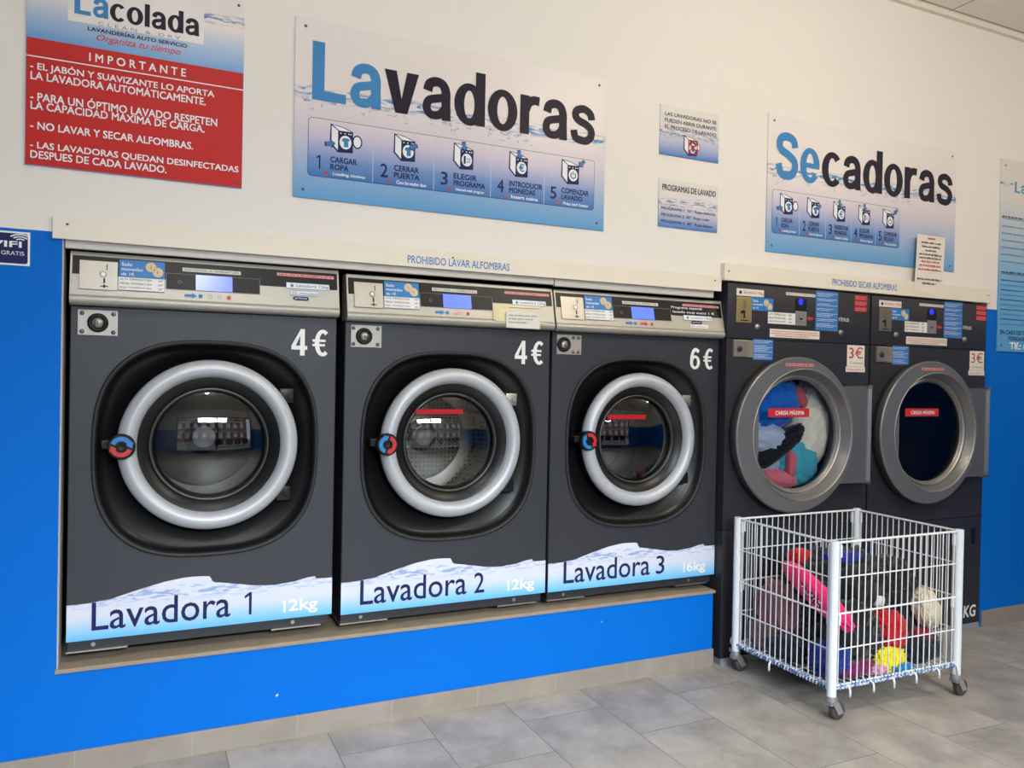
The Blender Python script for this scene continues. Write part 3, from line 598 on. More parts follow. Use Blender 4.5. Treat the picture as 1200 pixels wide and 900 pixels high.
# ---------------------------------------------------------------- dryers
def dryer(label, x0, zr, W, H, first):
    t = thing('tumble_dryer', label, 'tumble dryer', (x0, -0.01, zr), 'stacked charcoal dryers')
    zz = lambda z: z-zr
    obj('base', B(0.002, W-0.004, -0.004, 0.68, 0.0, zz(0.026 if first else -0.004)), DRYBASE, t)
    s0, s1, s2, s3 = zz(0.026 if first else -0.004), zz(0.533 if first else 0.505), zz(1.294), H
    def panel(name, z0, z1, y0=0.0): return obj(name, B(0, W, y0, 0.70, z0, z1-0.0025, bev=0.002), DRYB, t, auto=30)
    lo = panel('lower_panel', s0, s1)
    cx = 0.335; cz = zz(0.910)
    hx = W-0.055
    obj('grip_slot', B(hx-0.012, hx+0.012, -0.002, 0.003, s1-0.135, s1-0.055, bev=0.002), BLACKG, lo)
    up_ = panel('control_panel', s2, s3)
    # door panel with a round port
    bm = bmesh.new(); Rh = 0.245; N = 96
    angs = sorted([2*PI*i/N for i in range(N)]+[math.atan2(b-cz, a-cx) % (2*PI) for a in (0, W) for b in (s1, s2-0.0025)])
    def rp(t_):
        c, s = math.cos(t_), math.sin(t_); k = 1e9
        if c > 1e-9: k = min(k, (W-cx)/c)
        if c < -1e-9: k = min(k, -cx/c)
        if s > 1e-9: k = min(k, (s2-0.0025-cz)/s)
        if s < -1e-9: k = min(k, (s1-cz)/s)
        return cx+k*c, cz+k*s
    o_ = [rp(a) for a in angs]
    ringstrip(bm, [circle_loop(0.371, cz, Rh, 0.05, angs), circle_loop(0.371, cz, Rh, 0, angs), [(a, 0, b) for a, b in o_], [(a, 0.70, b) for a, b in o_]])
    fp = obj('front_panel', bm, DRYB, t, auto=30)
    obj('drum', lathe_y(0.371, cz, [(0.25, 0.045), (0.33, 0.05), (0.33, 0.50), (0.001, 0.52)], 64), DARKDRUM, t, auto=40)
    # door: eccentric annulus and funnel, flat grip at its left, hinge wing at its right
    R = 0.3172 if first else 0.3205; c2 = 0.3685; YD = -0.050
    N2 = [2*PI*i/112 for i in range(112)]
    bm = bmesh.new()
    ringstrip(bm, [circle_loop(c_, cz, r_, y_, N2) for c_, r_, y_ in ((cx, R-0.016, YD+0.022), (cx, R-0.002, YD+0.018), (cx, R, YD+0.012), (cx, R, YD+0.004), (cx, R-0.005, YD), (c2, 0.270, YD), (c2, 0.266, YD+0.004), (c2, 0.248, YD+0.034), (c2, 0.240, YD+0.038), (0.370, 0.232, YD+0.042), (0.371, 0.2255, YD+0.050), (0.371, 0.2255, 0.012))])
    door = obj('door', bm, DRYRING, t, auto=25)
    obj('door_seal', lathe_y(cx, cz, [(R-0.004, 0.001), (R+0.000, -0.010), (R-0.002, -0.024), (R-0.010, -0.030), (R-0.016, -0.029)], 96), RUBBER, door, smooth=True)
    obj('door_bead', lathe_y(c2, cz, [(0.2705, YD-0.0002), (0.269, YD-0.002), (0.266, YD-0.001), (0.2645, YD+0.005)], 96), STEEL, door, smooth=True)
    obj('glass_rim', lathe_y(c2, cz, [(0.244, YD+0.036), (0.241, YD+0.031), (0.236, YD+0.034), (0.233, YD+0.041)], 96), STEEL, door, smooth=True)
    xc = 0.1270; rb = 0.2695; h = math.sqrt(rb**2-(c2-xc)**2); b0 = math.atan2(h, xc-c2)
    pts = [(c2+rb*math.cos(b0+(2*PI-2*b0)*i/24), cz+rb*math.sin(b0+(2*PI-2*b0)*i/24)) for i in range(25)]
    bm = bmesh.new(); ringstrip(bm, [[(a, y, b) for a, b in pts] for y in (-0.012, YD)], True, True, True)
    obj('handle_flap', bm, DRYRING, door)
    za, zb_ = zz(1.113), zz(0.700); bm = bmesh.new(); wing = []
    n = 16; A0 = math.asin((za-cz)/R); A1 = math.asin((zb_-cz)/R)
    for i in range(n+1):
        a = A1+(A0-A1)*i/n; wing.append((cx+(R-0.004)*math.cos(a), cz+(R-0.004)*math.sin(a)))
    wx = W-0.062
    loop = [(wx, za), *[(p[0], p[1]) for p in reversed(wing)], (wx, zb_)]
    ringstrip(bm, [[(a, y, b) for a, b in loop] for y in (-0.012, YD+0.001)], True, True, True)
    obj('hinge_wing', bm, mat('dryer_wing_grey', rgb(104, 106, 110), 0.4, 0.4), door)
    hb = obj('hinge_post', B(wx, wx+0.022, -0.056, 0.0, zb_+0.01, za-0.008, bev=0.002), mat('hinge_alu', rgb(170, 172, 176), 0.35, 0.6), door, auto=30)
    for z in (za-0.010, zb_-0.004): obj('hinge_cap', B(wx-0.001, wx+0.023, -0.058, 0.0, z, z+0.014, bev=0.001), STEEL, hb)
    obj('door_glass', lathe_y(0.371, cz, [(0.2258, 0.003), (0.20, 0.0025), (0.12, 0.002), (0.0005, 0.002)], 64), DGLASS, door)
    F = Flat((0, 0), 0.002, None, 0.0015)
    lx0 = 0.222 if first else 0.226; lx1 = lx0+0.222; lz = zz(0.998)
    F.rect(lx0, lx1, lz-0.018, lz+0.018, REDP, 1); F.text('CARGA MÁXIMA', lx0+0.036, lx1-0.028, lz-0.009, lz+0.012, WHITEINK, 1.5, 0.02, 0.12); F.build('load_label', door)
    F = Flat((0, 0), -0.0500, None, 0.0008); F.rect(cx-0.075, cx+0.075, cz+0.279, cz+0.290, PINKP, 1); F.words(cx-0.072, cx+0.072, cz+0.281, cz+0.288, REDP, 2, 9); F.build('door_label', door)
    # controls, drawn in the first dryer's wall coordinates
    def fl(y=0.0): return Flat((2.8575, zr), y, None, 0.0008)
    o = fl(); o.rect(2.901, 3.041, 1.463, 1.4915, OFFW, 1); o.disc(2.920, 1.4765, 0.007, BLKINK, 2); o.text('Secadora 14kg', 2.936, 3.036, 1.470, 1.484, REDP, 2); o.build('name_sticker', up_)
    cp = obj('coin_plate', B(0.0435, 0.121, -0.003, 0.001, zz(1.357), zz(1.4585), bev=0.001), mat('brass_steel', rgb(190, 172, 120), 0.35, 0.9) if first else mat('aged_steel', rgb(150, 142, 128), 0.35, 0.9), up_)
    o = fl(-0.003); o.rect(2.937, 2.940, 1.41, 1.445, SCREWM, 1); o.line(2.945, 1.41, 2.952, 1.44, 0.0015, SCREWM, 1); o.poly([(2.920, 1.398), (2.932, 1.407), (2.944, 1.404), (2.944, 1.374), (2.936, 1.374), (2.936, 1.394), (2.922, 1.392)], BLACKG, 1); o.rect(2.922, 2.962, 1.364, 1.368, BLACKG, 1); o.build('coin_slot', cp)
    o = fl(); o.rect(2.979, 3.0915, 1.4085, 1.460, MBLUE, 1); o.text('Solo', 2.985, 3.012, 1.442, 1.452, WHITEINK, 2, 0.01); o.text('monedas', 2.985, 3.036, 1.429, 1.438, WHITEINK, 2, 0.01); o.text('de 1€', 2.985, 3.014, 1.414, 1.424, WHITEINK, 2, 0.01)
    for a, b in ((3.054, 1.441), (3.072, 1.427)): o.disc(a, b, 0.0135, CREAMC, 2); o.disc(a, b, 0.0095, BRONZEC, 3); o.disc(a, b, 0.008, CREAMC, 4)
    o.build('coin_sticker', up_)
    o = fl(); o.rect(3.065, 3.211, 1.360, 1.4065, WHITE, 1)
    for i, (s_, n_) in enumerate((('ALTA TEMPERATURA', '80°'), ('MEDIA TEMPERATURA', '60°'), ('BAJA TEMPERATURA', '40°'))):
        z = 1.394-i*0.0145; o.text(s_, 3.069, 3.158, z, z+0.0078, BLKINK, 2); o.text(n_, 3.176, 3.194, z, z+0.0078, BLKINK, 2)
    o.build('temperature_sticker', up_)
    kp = obj('button_pad', B(0.354, 0.414, -0.003, 0.001, zz(1.358), zz(1.4175), bev=0.001), mat('grey_pad', rgb(150, 150, 148), 0.4, 0.5), up_)
    o = fl(-0.003)
    for i in range(3):
        for j in range(2): o.disc(3.226+j*0.028, 1.404-i*0.016, 0.004, GREYINK, 1)
    o.rect(3.234, 3.247, 1.382, 1.390, BLACKG, 1); o.build('button_marks', kp)
    o = fl(); o.rect(3.210, 3.272, 1.420, 1.470, BLACKG, 1); o.build('display_window', up_)
    o = fl(); o.disc(3.239, 1.457, 0.013, LED, 2); o.build('display_light', up_)
    o = fl(); o.rect(3.158, 3.320, 1.480, 1.492, OFFW, 1); o.text('SELECCIONA LA TEMPERATURA', 3.162, 3.316, 1.483, 1.4895, GREYINK, 2); o.build('select_sticker', up_)
    o = fl(); z = 1.390; o.poly([(3.276, z), (3.290, z+0.011), (3.290, z+0.005), (3.310, z+0.005), (3.310, z-0.005), (3.290, z-0.005), (3.290, z-0.011)], REDP, 1); o.build('arrow_mark', up_)
    o = fl(); o.rect(3.323, 3.451, 1.3435, 1.511, SBLUE, 1)
    for i, zt_ in enumerate((1.500, 1.494, 1.488, 1.475, 1.469, 1.455, 1.449, 1.435, 1.429, 1.415, 1.409, 1.403, 1.391, 1.385, 1.372, 1.366, 1.360)): o.words(3.330, 3.445-0.02*(i % 3), zt_-0.0015, zt_+0.0015, WHITEINK, 2, i)
    o.build('blue_notice', up_)
    o = fl(); o.text('rimus', 3.457, 3.516, 1.387, 1.408, WHITE if first else WHITE, 1); o.build('maker_lettering', up_)
    for xx, zz_ in ((3.009, 1.343), (3.468, 1.339)):
        obj('panel_lock', lathe_y(xx-2.8575, zz(zz_), [(0.0125, 0.0), (0.0115, -0.006), (0.0005, -0.0065)], 20), STEEL, up_, smooth=True)
    o = fl()
    for i in range(3):
        a, b = 1.504-i*0.0245-0.021, 1.504-i*0.0245
        o.rect(3.548, 3.622, a, b, REDP, 1); o.words(3.553, 3.617, b-0.009, b-0.005, PINKP, 2, i); o.words(3.553, 3.612, b-0.017, b-0.013, PINKP, 2, i+7)
    o.build('red_sticker', up_)
    o = fl(-0.0002); o.rect(3.076, 3.348, 1.305, 1.339, OFFW, 1)
    for i in range(3): o.words(3.084+0.02*(i == 2), 3.340-0.05*(i == 2), 1.328-i*0.009, 1.332-i*0.009, REDP, 2, i+3)
    o.build('white_notice', up_)
    lk = obj('lock_plate', B(0.032, 0.132, -0.004, 0.001, zz(1.219), zz(1.2875), bev=0.001), mat('lock_plate_tan', rgb(176, 166, 140), 0.4, 0.7), fp)
    obj('lock_cover', B(0.034, 0.102, -0.008, -0.003, zz(1.221), zz(1.2855), bev=0.0015), STEEL, lk)
    obj('lock_barrel', lathe_y(0.058, zz(1.252), [(0.012, -0.008), (0.011, -0.012), (0.0005, -0.011)], 20), mat('lock_brown', rgb(70, 62, 56), 0.4, 0.6), lk, smooth=True)
    o = fl(); o.rect(2.991, 3.0955, 1.211, 1.2945, SBLUE, 1)
    for i, zt_ in enumerate((1.287, 1.281, 1.268, 1.262, 1.256, 1.250, 1.244, 1.232, 1.226, 1.220)): o.words(2.997, 3.090-0.015*(i % 3), zt_-0.0015, zt_+0.0015, WHITEINK, 2, i)
    o.build('blue_label', fp)
    o = fl(); o.rect(3.510, 3.614, 1.197, 1.288, OFFW, 1); o.text('3€', 3.520, 3.604, 1.231, 1.280, REDP, 2, 0.0); o.text('15 minutos', 3.525, 3.604, 1.207, 1.219, GREYINK, 2)
    o.rect(3.503, 3.618, 1.173, 1.196, OFFW, 1.5); o.words(3.510, 3.612, 1.179, 1.189, PINKP, 2.5, 2); o.build('price_label', fp)
    o = Flat((0, zr), 0.0, None, 0.0008)
    zq = 0.0 if first else -0.022
    o.text('Secadora 1' if first else 'Secadora 2', 0.045, 0.33, 0.048+zq, 0.110+zq, WHITE, 1, 0.02, 0.1); o.text('15 KG', W-0.19, W-0.025, 0.048+zq, 0.105+zq, WHITE, 1, 0.02, 0.1); o.build('capacity_lettering', lo)
    return t
dryer('charcoal tumble dryer with clothes tumbling behind its glass, next to Lavadora 3', 2.8575, 0.0, 0.7845, 1.514, True)
dryer('charcoal tumble dryer with an empty dark drum, at the right end of the row', 3.6525, -0.033, 0.766, 1.545, False)
# ---------------------------------------------------------------- boards above the machines
def screw(parent, x, y, z, r=0.005): return obj('screw', lathe_y(x, z, [(r, y), (r*0.8, y-0.002), (0.0003, y-0.0025)], 12), SCREWM, parent, smooth=True)
b1 = thing('fascia_board', 'long cream strip board lettered PROHIBIDO LAVAR ALFOMBRAS above the washers', 'board', (0.554, 0, 1.474))
obj('panel', B(0, 2.272, -0.010, -0.0005, 0, 0.060, bev=0.001), BOARD, b1)
F = Flat((0.554, 1.474), -0.010, None, 0.0006); F.text('PROHIBIDO LAVAR ALFOMBRAS', 1.549, 1.911, 1.485, 1.510, MBLUE, 1, 0.008); F.build('lettering', b1)
for x in (0.035, 1.15, 2.24): screw(b1, x, -0.010, 0.04, 0.0035)
b2 = thing('fascia_board', 'cream strip board lettered PROHIBIDO SECAR ALFOMBRAS above the dryers', 'board', (2.829, 0, 1.518))
obj('panel', B(0, 1.604, -0.024, -0.0005, 0, 0.066, bev=0.001), BOARD, b2)
F = Flat((2.829, 1.518), -0.024, None, 0.0006); F.text('PROHIBIDO SECAR ALFOMBRAS', 3.400, 3.788, 1.535, 1.562, MBLUE, 1, 0.008); F.build('lettering', b2)
for x in (0.02, 1.58): screw(b2, x, -0.024, 0.035, 0.0035)
# ---------------------------------------------------------------- signs
def icon(F, cx, cz, h, kind, arrow=None):
    """little drawing of a washer: outline, pale side, navy front, porthole"""
    s = h/1.0
    def P(l): return [(cx+a*s, cz+b*s) for a, b in l]
    F.poly(P([(-.40, .50), (.05, .44), (.44, .30), (.44, -.48), (-.12, -.52), (-.42, -.22)]), NAVY, 3)
    F.poly(P([(-.36, .44), (-.12, .28), (-.12, -.44), (-.36, -.20)]), WHITEINK, 4)
    F.poly(P([(-.33, .47), (.05, .41), (.38, .29), (-.08, .29)]), WHITEINK, 4)
    for x in (-.02, .14, .28, .36): F.disc(cx+x*s, cz+.20*s, .025*s, WHITEINK, 4)
    F.disc(cx+.16*s, cz-.12*s, .22*s, WHITEINK, 4, .25*s)
    if kind == 'shirt': F.poly(P([(.02, -.02), (.10, .04), (.22, .04), (.32, .0), (.28, -.08), (.25, -.06), (.27, -.28), (.10, -.30), (.10, -.10), (.04, -.10)]), LBLUE, 5)
    if kind == 'shirt' and arrow == 'open': F.disc(cx+.60*s, cz-.05*s, .19*s, NAVY, 4, .25*s); F.disc(cx+.60*s, cz-.05*s, .14*s, WHITEINK, 5, .2*s)
    if kind == '123': F.text('1', cx+.03*s, cx+.11*s, cz-.28*s, cz+.03*s, NAVY, 5, .01); F.text('23', cx+.15*s, cx+.30*s, cz-.22*s, cz-.04*s, NAVY, 5)
    if kind == 'euro': F.text('€', cx+.04*s, cx+.28*s, cz-.28*s, cz+.05*s, LBLUE, 5, .02)
    if kind == 'power': F.arc(cx+.16*s, cz-.13*s, .10*s, .14*s, 120, 420, NAVY, 5); F.rect(cx+.145*s, cx+.175*s, cz-.12*s, cz+.06*s, NAVY, 5)
    def arr(ax, az, ang):
        c, q = math.cos(math.radians(ang)), math.sin(math.radians(ang))
        for k, m_, l in ((1.3, NAVY, 6), (1.0, LBLUE, 7)):
            F.poly([(cx+(ax+k*(x*c-z*q))*s, cz+(az+k*(x*q+z*c))*s) for x, z in ((-.14, -.06), (.02, -.06), (.02, -.13), (.16, 0), (.02, .13), (.02, .06), (-.14, .06))], m_, l)
    if arrow == 'open': arr(-.42, -.24, 10)
    if arrow == 'close': arr(.36, .08, 205)
    if arrow == 'top': arr(.04, .40, -80)
    if arrow == 'corner': arr(.56, .42, 225)
SKYTOP = rgb(232, 224, 222)
def program_sign(label, x0, x1, z0, z1, la, rest, lasplit, headz, hx, bx, bz, steps, tscale, wavez):
    t = thing('wall_sign', label, 'sign', (x0, 0, z0))
    W, H = x1-x0, z1-z0
    m = grad_print('sign_print_'+rest, [(0.0, rgb(96, 158, 212)), (0.12, rgb(130, 172, 214)), (0.42, rgb(214, 208, 220)), (0.6, SKYTOP), (1.0, rgb(234, 228, 226))], 0, H, wave=(wavez-z0, 0.008, 0.028, 1.0), wcol=rgb(60, 136, 200))
    obj('panel', B(0, W, -0.005, -0.0005, 0, H, bev=0.0006), m, t)
    F = Flat((x0, z0), -0.005, None, 0.0006)
    F.heavy(la, hx[0], lasplit[0], headz[0], headz[1], LBLUE, 2); F.heavy(rest, lasplit[1], hx[1], headz[0], headz[1], DARKINK, 2); F.build('heading_lettering', t)
    # small printed drops under the wave
    r = random.Random(3); F = Flat((x0, z0), -0.005, None, 0.0006)
    for i in range(60):
        x = r.uniform(x0+0.02, hx[1]*0.75+hx[0]*0.25); z = wavez-0.02-abs(r.gauss(0, 0.018)); F.arc(x, z, 0.003, 0.0042, r.uniform(0, 360), r.uniform(120, 500), MBLUE if i % 3 else GREYINK, 1, 6, r.uniform(1, 2.5))
    F.build('drop_print', t)
    bx0, bx1 = bx; bz0, bz1 = bz
    pm = grad_print('step_print_'+rest, [(0.0, rgb(58, 116, 184)), (0.3, rgb(110, 146, 204)), (0.75, rgb(206, 200, 220)), (1.0, rgb(222, 214, 222))], bz0-z0, bz1-z0)
    F = Flat((x0, z0), -0.005, None, 0.0004); F.rrect(bx0, bx1, bz0, bz1, 0.012, NAVY, 1); F.rrect(bx0+0.0015, bx1-0.0015, bz0+0.0015, bz1-0.0015, 0.011, pm, 2)
    n = len(steps); cw = (bx1-bx0)/n
    for i in range(1, n): F.rect(bx0+cw*i-0.001, bx0+cw*i+0.001, bz0+0.002, bz1-0.003, mat('pale_rule', rgb(190, 200, 226), 0.5), 3)
    bxo = F.build('step_box', t)
    hh = bz1-bz0; ih = hh*0.47
    for i, (num, l1, l2, en, kind, arw) in enumerate(steps):
        F = Flat((x0, z0), -0.005, None, 0.0004); cx = bx0+cw*i
        icon(F, cx+cw*0.50, bz0+hh*0.70, ih, kind, arw)
        (F.one(cx+cw*0.13, cx+cw*0.19, bz0+hh*0.13, bz0+hh*0.37, cw*0.022, NAVY, 3) if num == '1' else F.text(num, cx+cw*0.12, cx+cw*0.24, bz0+hh*0.13, bz0+hh*0.37, NAVY, 3, 0.01))
        F.text(l1, cx+cw*0.34, cx+cw*(0.34+0.068*min(9.2, len(l1))), bz0+hh*0.27, bz0+hh*0.375, NAVY, 3, 0.03)
        F.text(l2, cx+cw*0.34, cx+cw*(0.34+0.070*min(9.0, len(l2))), bz0+hh*0.145, bz0+hh*0.245, NAVY, 3, 0.03)
        F.disc(cx+cw*0.28, bz0+hh*0.075, 0.0055, REDP, 3); F.text(en, cx+cw*0.38, cx+cw*0.88, bz0+hh*0.04, bz0+hh*0.105, WHITEINK, 3, 0.02)
        F.build('step_print', bxo)
    for x, z in ((0.03, 0.025), (W-0.03, 0.025), (0.03, H-0.025), (W-0.03, H-0.025)): screw(t, x, -0.005, z)
    return t
program_sign('large white and blue wall sign headed Lavadoras with five numbered washing steps', 1.185, 2.286, 1.659, 2.205, 'La', 'vadoras', (1.455, 1.463), (1.962, 2.140), (1.237, 2.242), (1.227, 2.243), (1.728, 1.907),
  [('1', 'CARGAR', 'ROPA', 'Loading clothes', 'shirt', 'open'), ('2', 'CERRAR', 'PUERTA', 'Close the washer door', 'shirt', 'close'), ('3', 'ELEGIR', 'PROGRAMA', 'Selected wash program', '123', 'top'), ('4', 'INTRODUCIR', 'MONEDAS', 'Insert coins', 'euro', 'top'), ('5', 'COMENZAR', 'LAVADO', 'Press start button', 'power', 'corner')], 1, 1.982)
program_sign('white and blue wall sign headed Secadoras with five numbered drying steps', 3.051, 4.188, 1.651, 2.207, 'Se', 'cadoras', (3.332, 3.345), (1.955, 2.140), (3.090, 4.163), (3.078, 3.818), (1.728, 1.905),
  [('1', 'CARGAR', 'ROPA', 'Loading clothes', 'shirt', 'open'), ('2', 'CERRAR', 'PUERTA', 'Close the dryer door', 'shirt', 'close'), ('3', 'INSERTAR', 'MONEDAS', 'Insert coins', 'euro', 'top'), ('4', 'ELEGIR', 'PROGRAMA', 'Select program', '123', 'top'), ('5', 'COMENZAR', 'SECADO', 'Press start button', 'power', 'corner')], 1, 1.985)
# red rules sign
x0, x1, z0, z1 = 0.487, 1.0375, 1.665, 2.2145
t = thing('wall_sign', 'red sign headed IMPORTANTE with laundry rules in white capitals', 'sign', (x0, 0, z0))
m = grad_print('rules_head', [(0.0, rgb(104, 160, 214)), (0.45, rgb(176, 196, 222)), (0.8, SKYTOP), (1.0, SKYTOP)], 2.003-z0, z1-z0-0.06, wave=(2.15-z0, 0.006, 0.02, 1.2), wcol=rgb(90, 130, 185))
obj('panel', B(0, x1-x0, -0.005, -0.0005, 0, z1-z0, bev=0.0006), m, t)
F = Flat((x0, z0), -0.005, None, 0.0005); F.rect(x0+0.001, x1-0.001, z0+0.001, 2.003, SIGNRED, 1); F.rect(x0+0.001, x1-0.001, 1.9525, 1.9555, WHITEINK, 2); F.build('red_field', t)
F = Flat((x0, z0), -0.005, None, 0.0005); F.rect(0.583, 0.926, 2.066, 2.19, mat('logo_patch', rgb(230, 224, 222), 0.4), 1)
F.heavy('La', 0.598, 0.681, 2.088, 2.157, LBLUE, 2); F.heavy('colada', 0.684, 0.914, 2.087, 2.150, DARKINK, 2)
F.text('C L E A N   &   D R Y', 0.656, 0.864, 2.0675, 2.0765, GREYINK, 2); F.text('LAVANDERÍAS AUTO SERVICIO', 0.631, 0.882, 2.048, 2.0615, DARKINK, 2, 0.02); F.text('Organiza tu tiempo', 0.652, 0.866, 2.019, 2.043, REDP, 2, 0.01, 0.35); F.build('logo_lettering', t)
F = Flat((x0, z0), -0.005, None, 0.0005)
F.text('I M P O R T A N T E', 0.635, 0.880, 1.965, 1.988, WHITEINK, 2, 0.02)
for s_, a, b, c, d in (('- EL JABÓN Y SUAVIZANTE LO APORTA', 0.497, 0.957, 1.914, 1.942), ('LA LAVADORA AUTOMÁTICAMENTE.', 0.498, 0.934, 1.892, 1.919), ('- PARA UN ÓPTIMO LAVADO RESPETEN', 0.498, 0.966, 1.836, 1.864), ('LA CAPACIDAD MÁXIMA DE CARGA.', 0.499, 0.932, 1.813, 1.840),
    ('- NO LAVAR Y SECAR ALFOMBRAS.', 0.499, 0.902, 1.760, 1.781), ('- LAS LAVADORAS QUEDAN DESINFECTADAS', 0.499, 1.027, 1.707, 1.728), ('DESPUES DE CADA LAVADO.', 0.500, 0.833, 1.683, 1.704)):
    F.text(s_, a, b, c, d, WHITEINK, 2, 0.02)
F.build('rules_lettering', t)
for x, z in ((0.015, 0.015), (0.536, 0.015), (0.534, 0.535), (0.015, 0.535)): screw(t, x, -0.005, z, 0.0045)
# two small notices
for k, (a, b, c, d) in enumerate(((2.525, 2.802, 1.972, 2.160), (2.5255, 2.8035, 1.701, 1.882))):
    t = thing('wall_sign', ('small notice with a red-crossed washer drawing, above the wash programme list', 'small notice headed PROGRAMAS DE LAVADO, just above the washer 3 fascia')[k], 'sign', (a, 0, c))
    m = grad_print('notice_print_%d' % k, [(0.0, rgb(72, 128, 196)), (0.22, rgb(170, 180, 214)), (0.5, rgb(222, 218, 222)), (1.0, rgb(228, 226, 220))], 0, d-c, wave=((0.085 if k == 0 else 0.095), 0.010, 0.022, 2.0), wcol=rgb(120, 145, 185))
    obj('panel', B(0, b-a, -0.004, -0.0005, 0, d-c, bev=0.0005), m, t)
    F = Flat((a, c), -0.004, None, 0.0005)
    if k == 0:
        F.text('LAS LAVADORAS NO SE', 2.545, 2.788, 2.119, 2.133, BLKINK, 2, 0.01); F.text('PUEDEN ABRIR DURANTE', 2.545, 2.788, 2.095, 2.109, BLKINK, 2, 0.01); F.text('EL PROCESO DE LAVADO', 2.545, 2.788, 2.071, 2.085, BLKINK, 2, 0.01)
        icon(F, 2.664, 2.020, 0.074, 'shirt', None); F.disc(2.700, 2.018, 0.011, NAVY, 3, 0.014); F.disc(2.700, 2.018, 0.008, WHITEINK, 4, 0.011)
        F.line(2.660, 2.000, 2.692, 2.030, 0.005, REDP, 9); F.line(2.692, 2.000, 2.660, 2.030, 0.005, REDP, 9); F.frame(2.656, 2.697, 1.990, 2.040, 0.004, REDP, 8)
    else:
        F.text('PROGRAMAS DE LAVADO', 2.540, 2.792, 1.838, 1.861, BLKINK, 2, 0.015)
        for i, s_ in enumerate(('PROGRAMA 1  20°  Ropa delicada', 'PROGRAMA 2  30°  Ropa color', 'PROGRAMA 3  40°  Ropa blanca')): F.text(s_, 2.537, (2.792, 2.765, 2.780)[i], 1.762-i*0.0245, 1.777-i*0.0245, NAVY, 2, 0.005)
    F.build('lettering', t)
# wifi plate at the left edge
t = thing('wall_sign', 'small navy WiFi plate on the blue wall at the far left', 'sign', (0.335, 0, 1.394))
obj('panel', B(0, 0.167, -0.003, -0.0005, 0, 0.090, bev=0.0005), WHITE, t)
F = Flat((0.335, 1.394), -0.003, None, 0.0005); F.rrect(0.340, 0.497, 1.399, 1.479, 0.006, NAVY, 1); F.text('WIFI', 0.392, 0.483, 1.4415, 1.458, WHITEINK, 2, 0.03); F.text('ZONA GRATIS', 0.385, 0.489, 1.421, 1.4315, WHITEINK, 2)
for r in (0.006, 0.012, 0.018): F.arc(0.480, 1.457, r, r+0.003, 40, 140, WHITEINK, 2, k=1.5)
F.build('lettering', t)
# paper taped over the dryer sign
t = thing('paper_notice', 'white printed paper stuck over the lower right corner of the Secadoras sign', 'notice', (3.893, -0.026, 1.535))
bm = bmesh.new(); ringstrip(bm, [[(0.0+z*0.05, y0_-0.003*math.sin(z*9), z), (0.187+z*0.05, y0_-0.001*math.sin(z*7), z)] for y0_ in (0.0,) for z in [0.262*k/10 for k in range(11)]], False)
pp = obj('sheet', bm, mat('bright_paper', rgb(236, 228, 218), 0.7), t, smooth=True)
F = Flat((3.893, 1.535), -0.0035, None, 0.0005); seq = [(0.245, REDP, .05), (0.225, BLKINK, .13), (0.207, BLKINK, .12), (0.190, BLKINK, .07), (0.172, BLKINK, .15), (0.156, BLKINK, .15), (0.140, REDP, .12), (0.122, REDP, .14), (0.104, REDP, .15), (0.060, BLKINK, .16), (0.042, BLKINK, .09)]
for i, (z, m_, wd) in enumerate(seq): F.words(3.893+0.093+z*0.05-wd/2, 3.893+0.093+z*0.05+wd/2, 1.535+z, 1.535+z+0.008, m_, 1, i)
F.build('print', t)
# right hand rules sign
x0, z0, W, H = 4.510, 1.293, 0.60, 0.928
t = thing('wall_sign', 'tall white to blue information sign cut by the right edge of the photo', 'sign', (x0, 0, z0))
m = grad_print('tall_sign_print', [(0.0, rgb(88, 160, 214)), (0.35, rgb(110, 175, 222)), (0.62, rgb(176, 200, 216)), (0.8, rgb(222, 218, 216)), (1.0, rgb(226, 220, 214))], 0, H, wave=(0.81, 0.004, 0.012, 1.0), wcol=rgb(90, 120, 190))
obj('panel', B(0, W, -0.006, -0.0005, 0, H, bev=0.0006), m, t)
F = Flat((x0, z0), -0.006, None, 0.0005)
F.rect(4.600, 5.05, 2.045, 2.135, mat('tall_logo_patch', rgb(226, 220, 216), 0.4), 1); F.heavy('La', 4.612, 4.70, 2.068, 2.122, mat('teal_print', rgb(70, 160, 190), 0.4), 2); F.heavy('colada', 4.703, 4.96, 2.066, 2.118, DARKINK, 2)
F.words(4.70, 4.90, 2.035, 2.043, GREYINK, 2, 1)
F.words(4.522, 4.80, 1.940, 1.950, BLKINK, 2, 4); F.rect(4.522, 4.80, 1.934, 1.936, BLKINK, 2)
for i in range(6): F.words(4.524, 5.02-0.05*(i % 3), 1.895-i*0.034, 1.902-i*0.034, GREYINK, 2, i)
F.words(4.524, 4.76, 1.672, 1.682, BLKINK, 2, 5); F.rect(4.524, 4.76, 1.667, 1.669, BLKINK, 2)
for i in range(10): F.words(4.524, 5.0-0.06*(i % 3), 1.635-i*0.0235, 1.641-i*0.0235, SBLUE if i % 2 else NAVY, 2, i+20)
F.text('EN CASO DE TE', 4.528, 4.725, 1.376, 1.397, NAVY, 2, 0.01); F.text('PONGASE', 4.592, 4.72, 1.348, 1.368, NAVY, 2, 0.01); F.text('Tlf.: 6', 4.602, 4.735, 1.305, 1.340, WHITEINK, 2, 0.03)
F.build('lettering', t)
for x, z in ((0.03, 0.03), (0.03, H-0.03)): screw(t, x, -0.006, z)
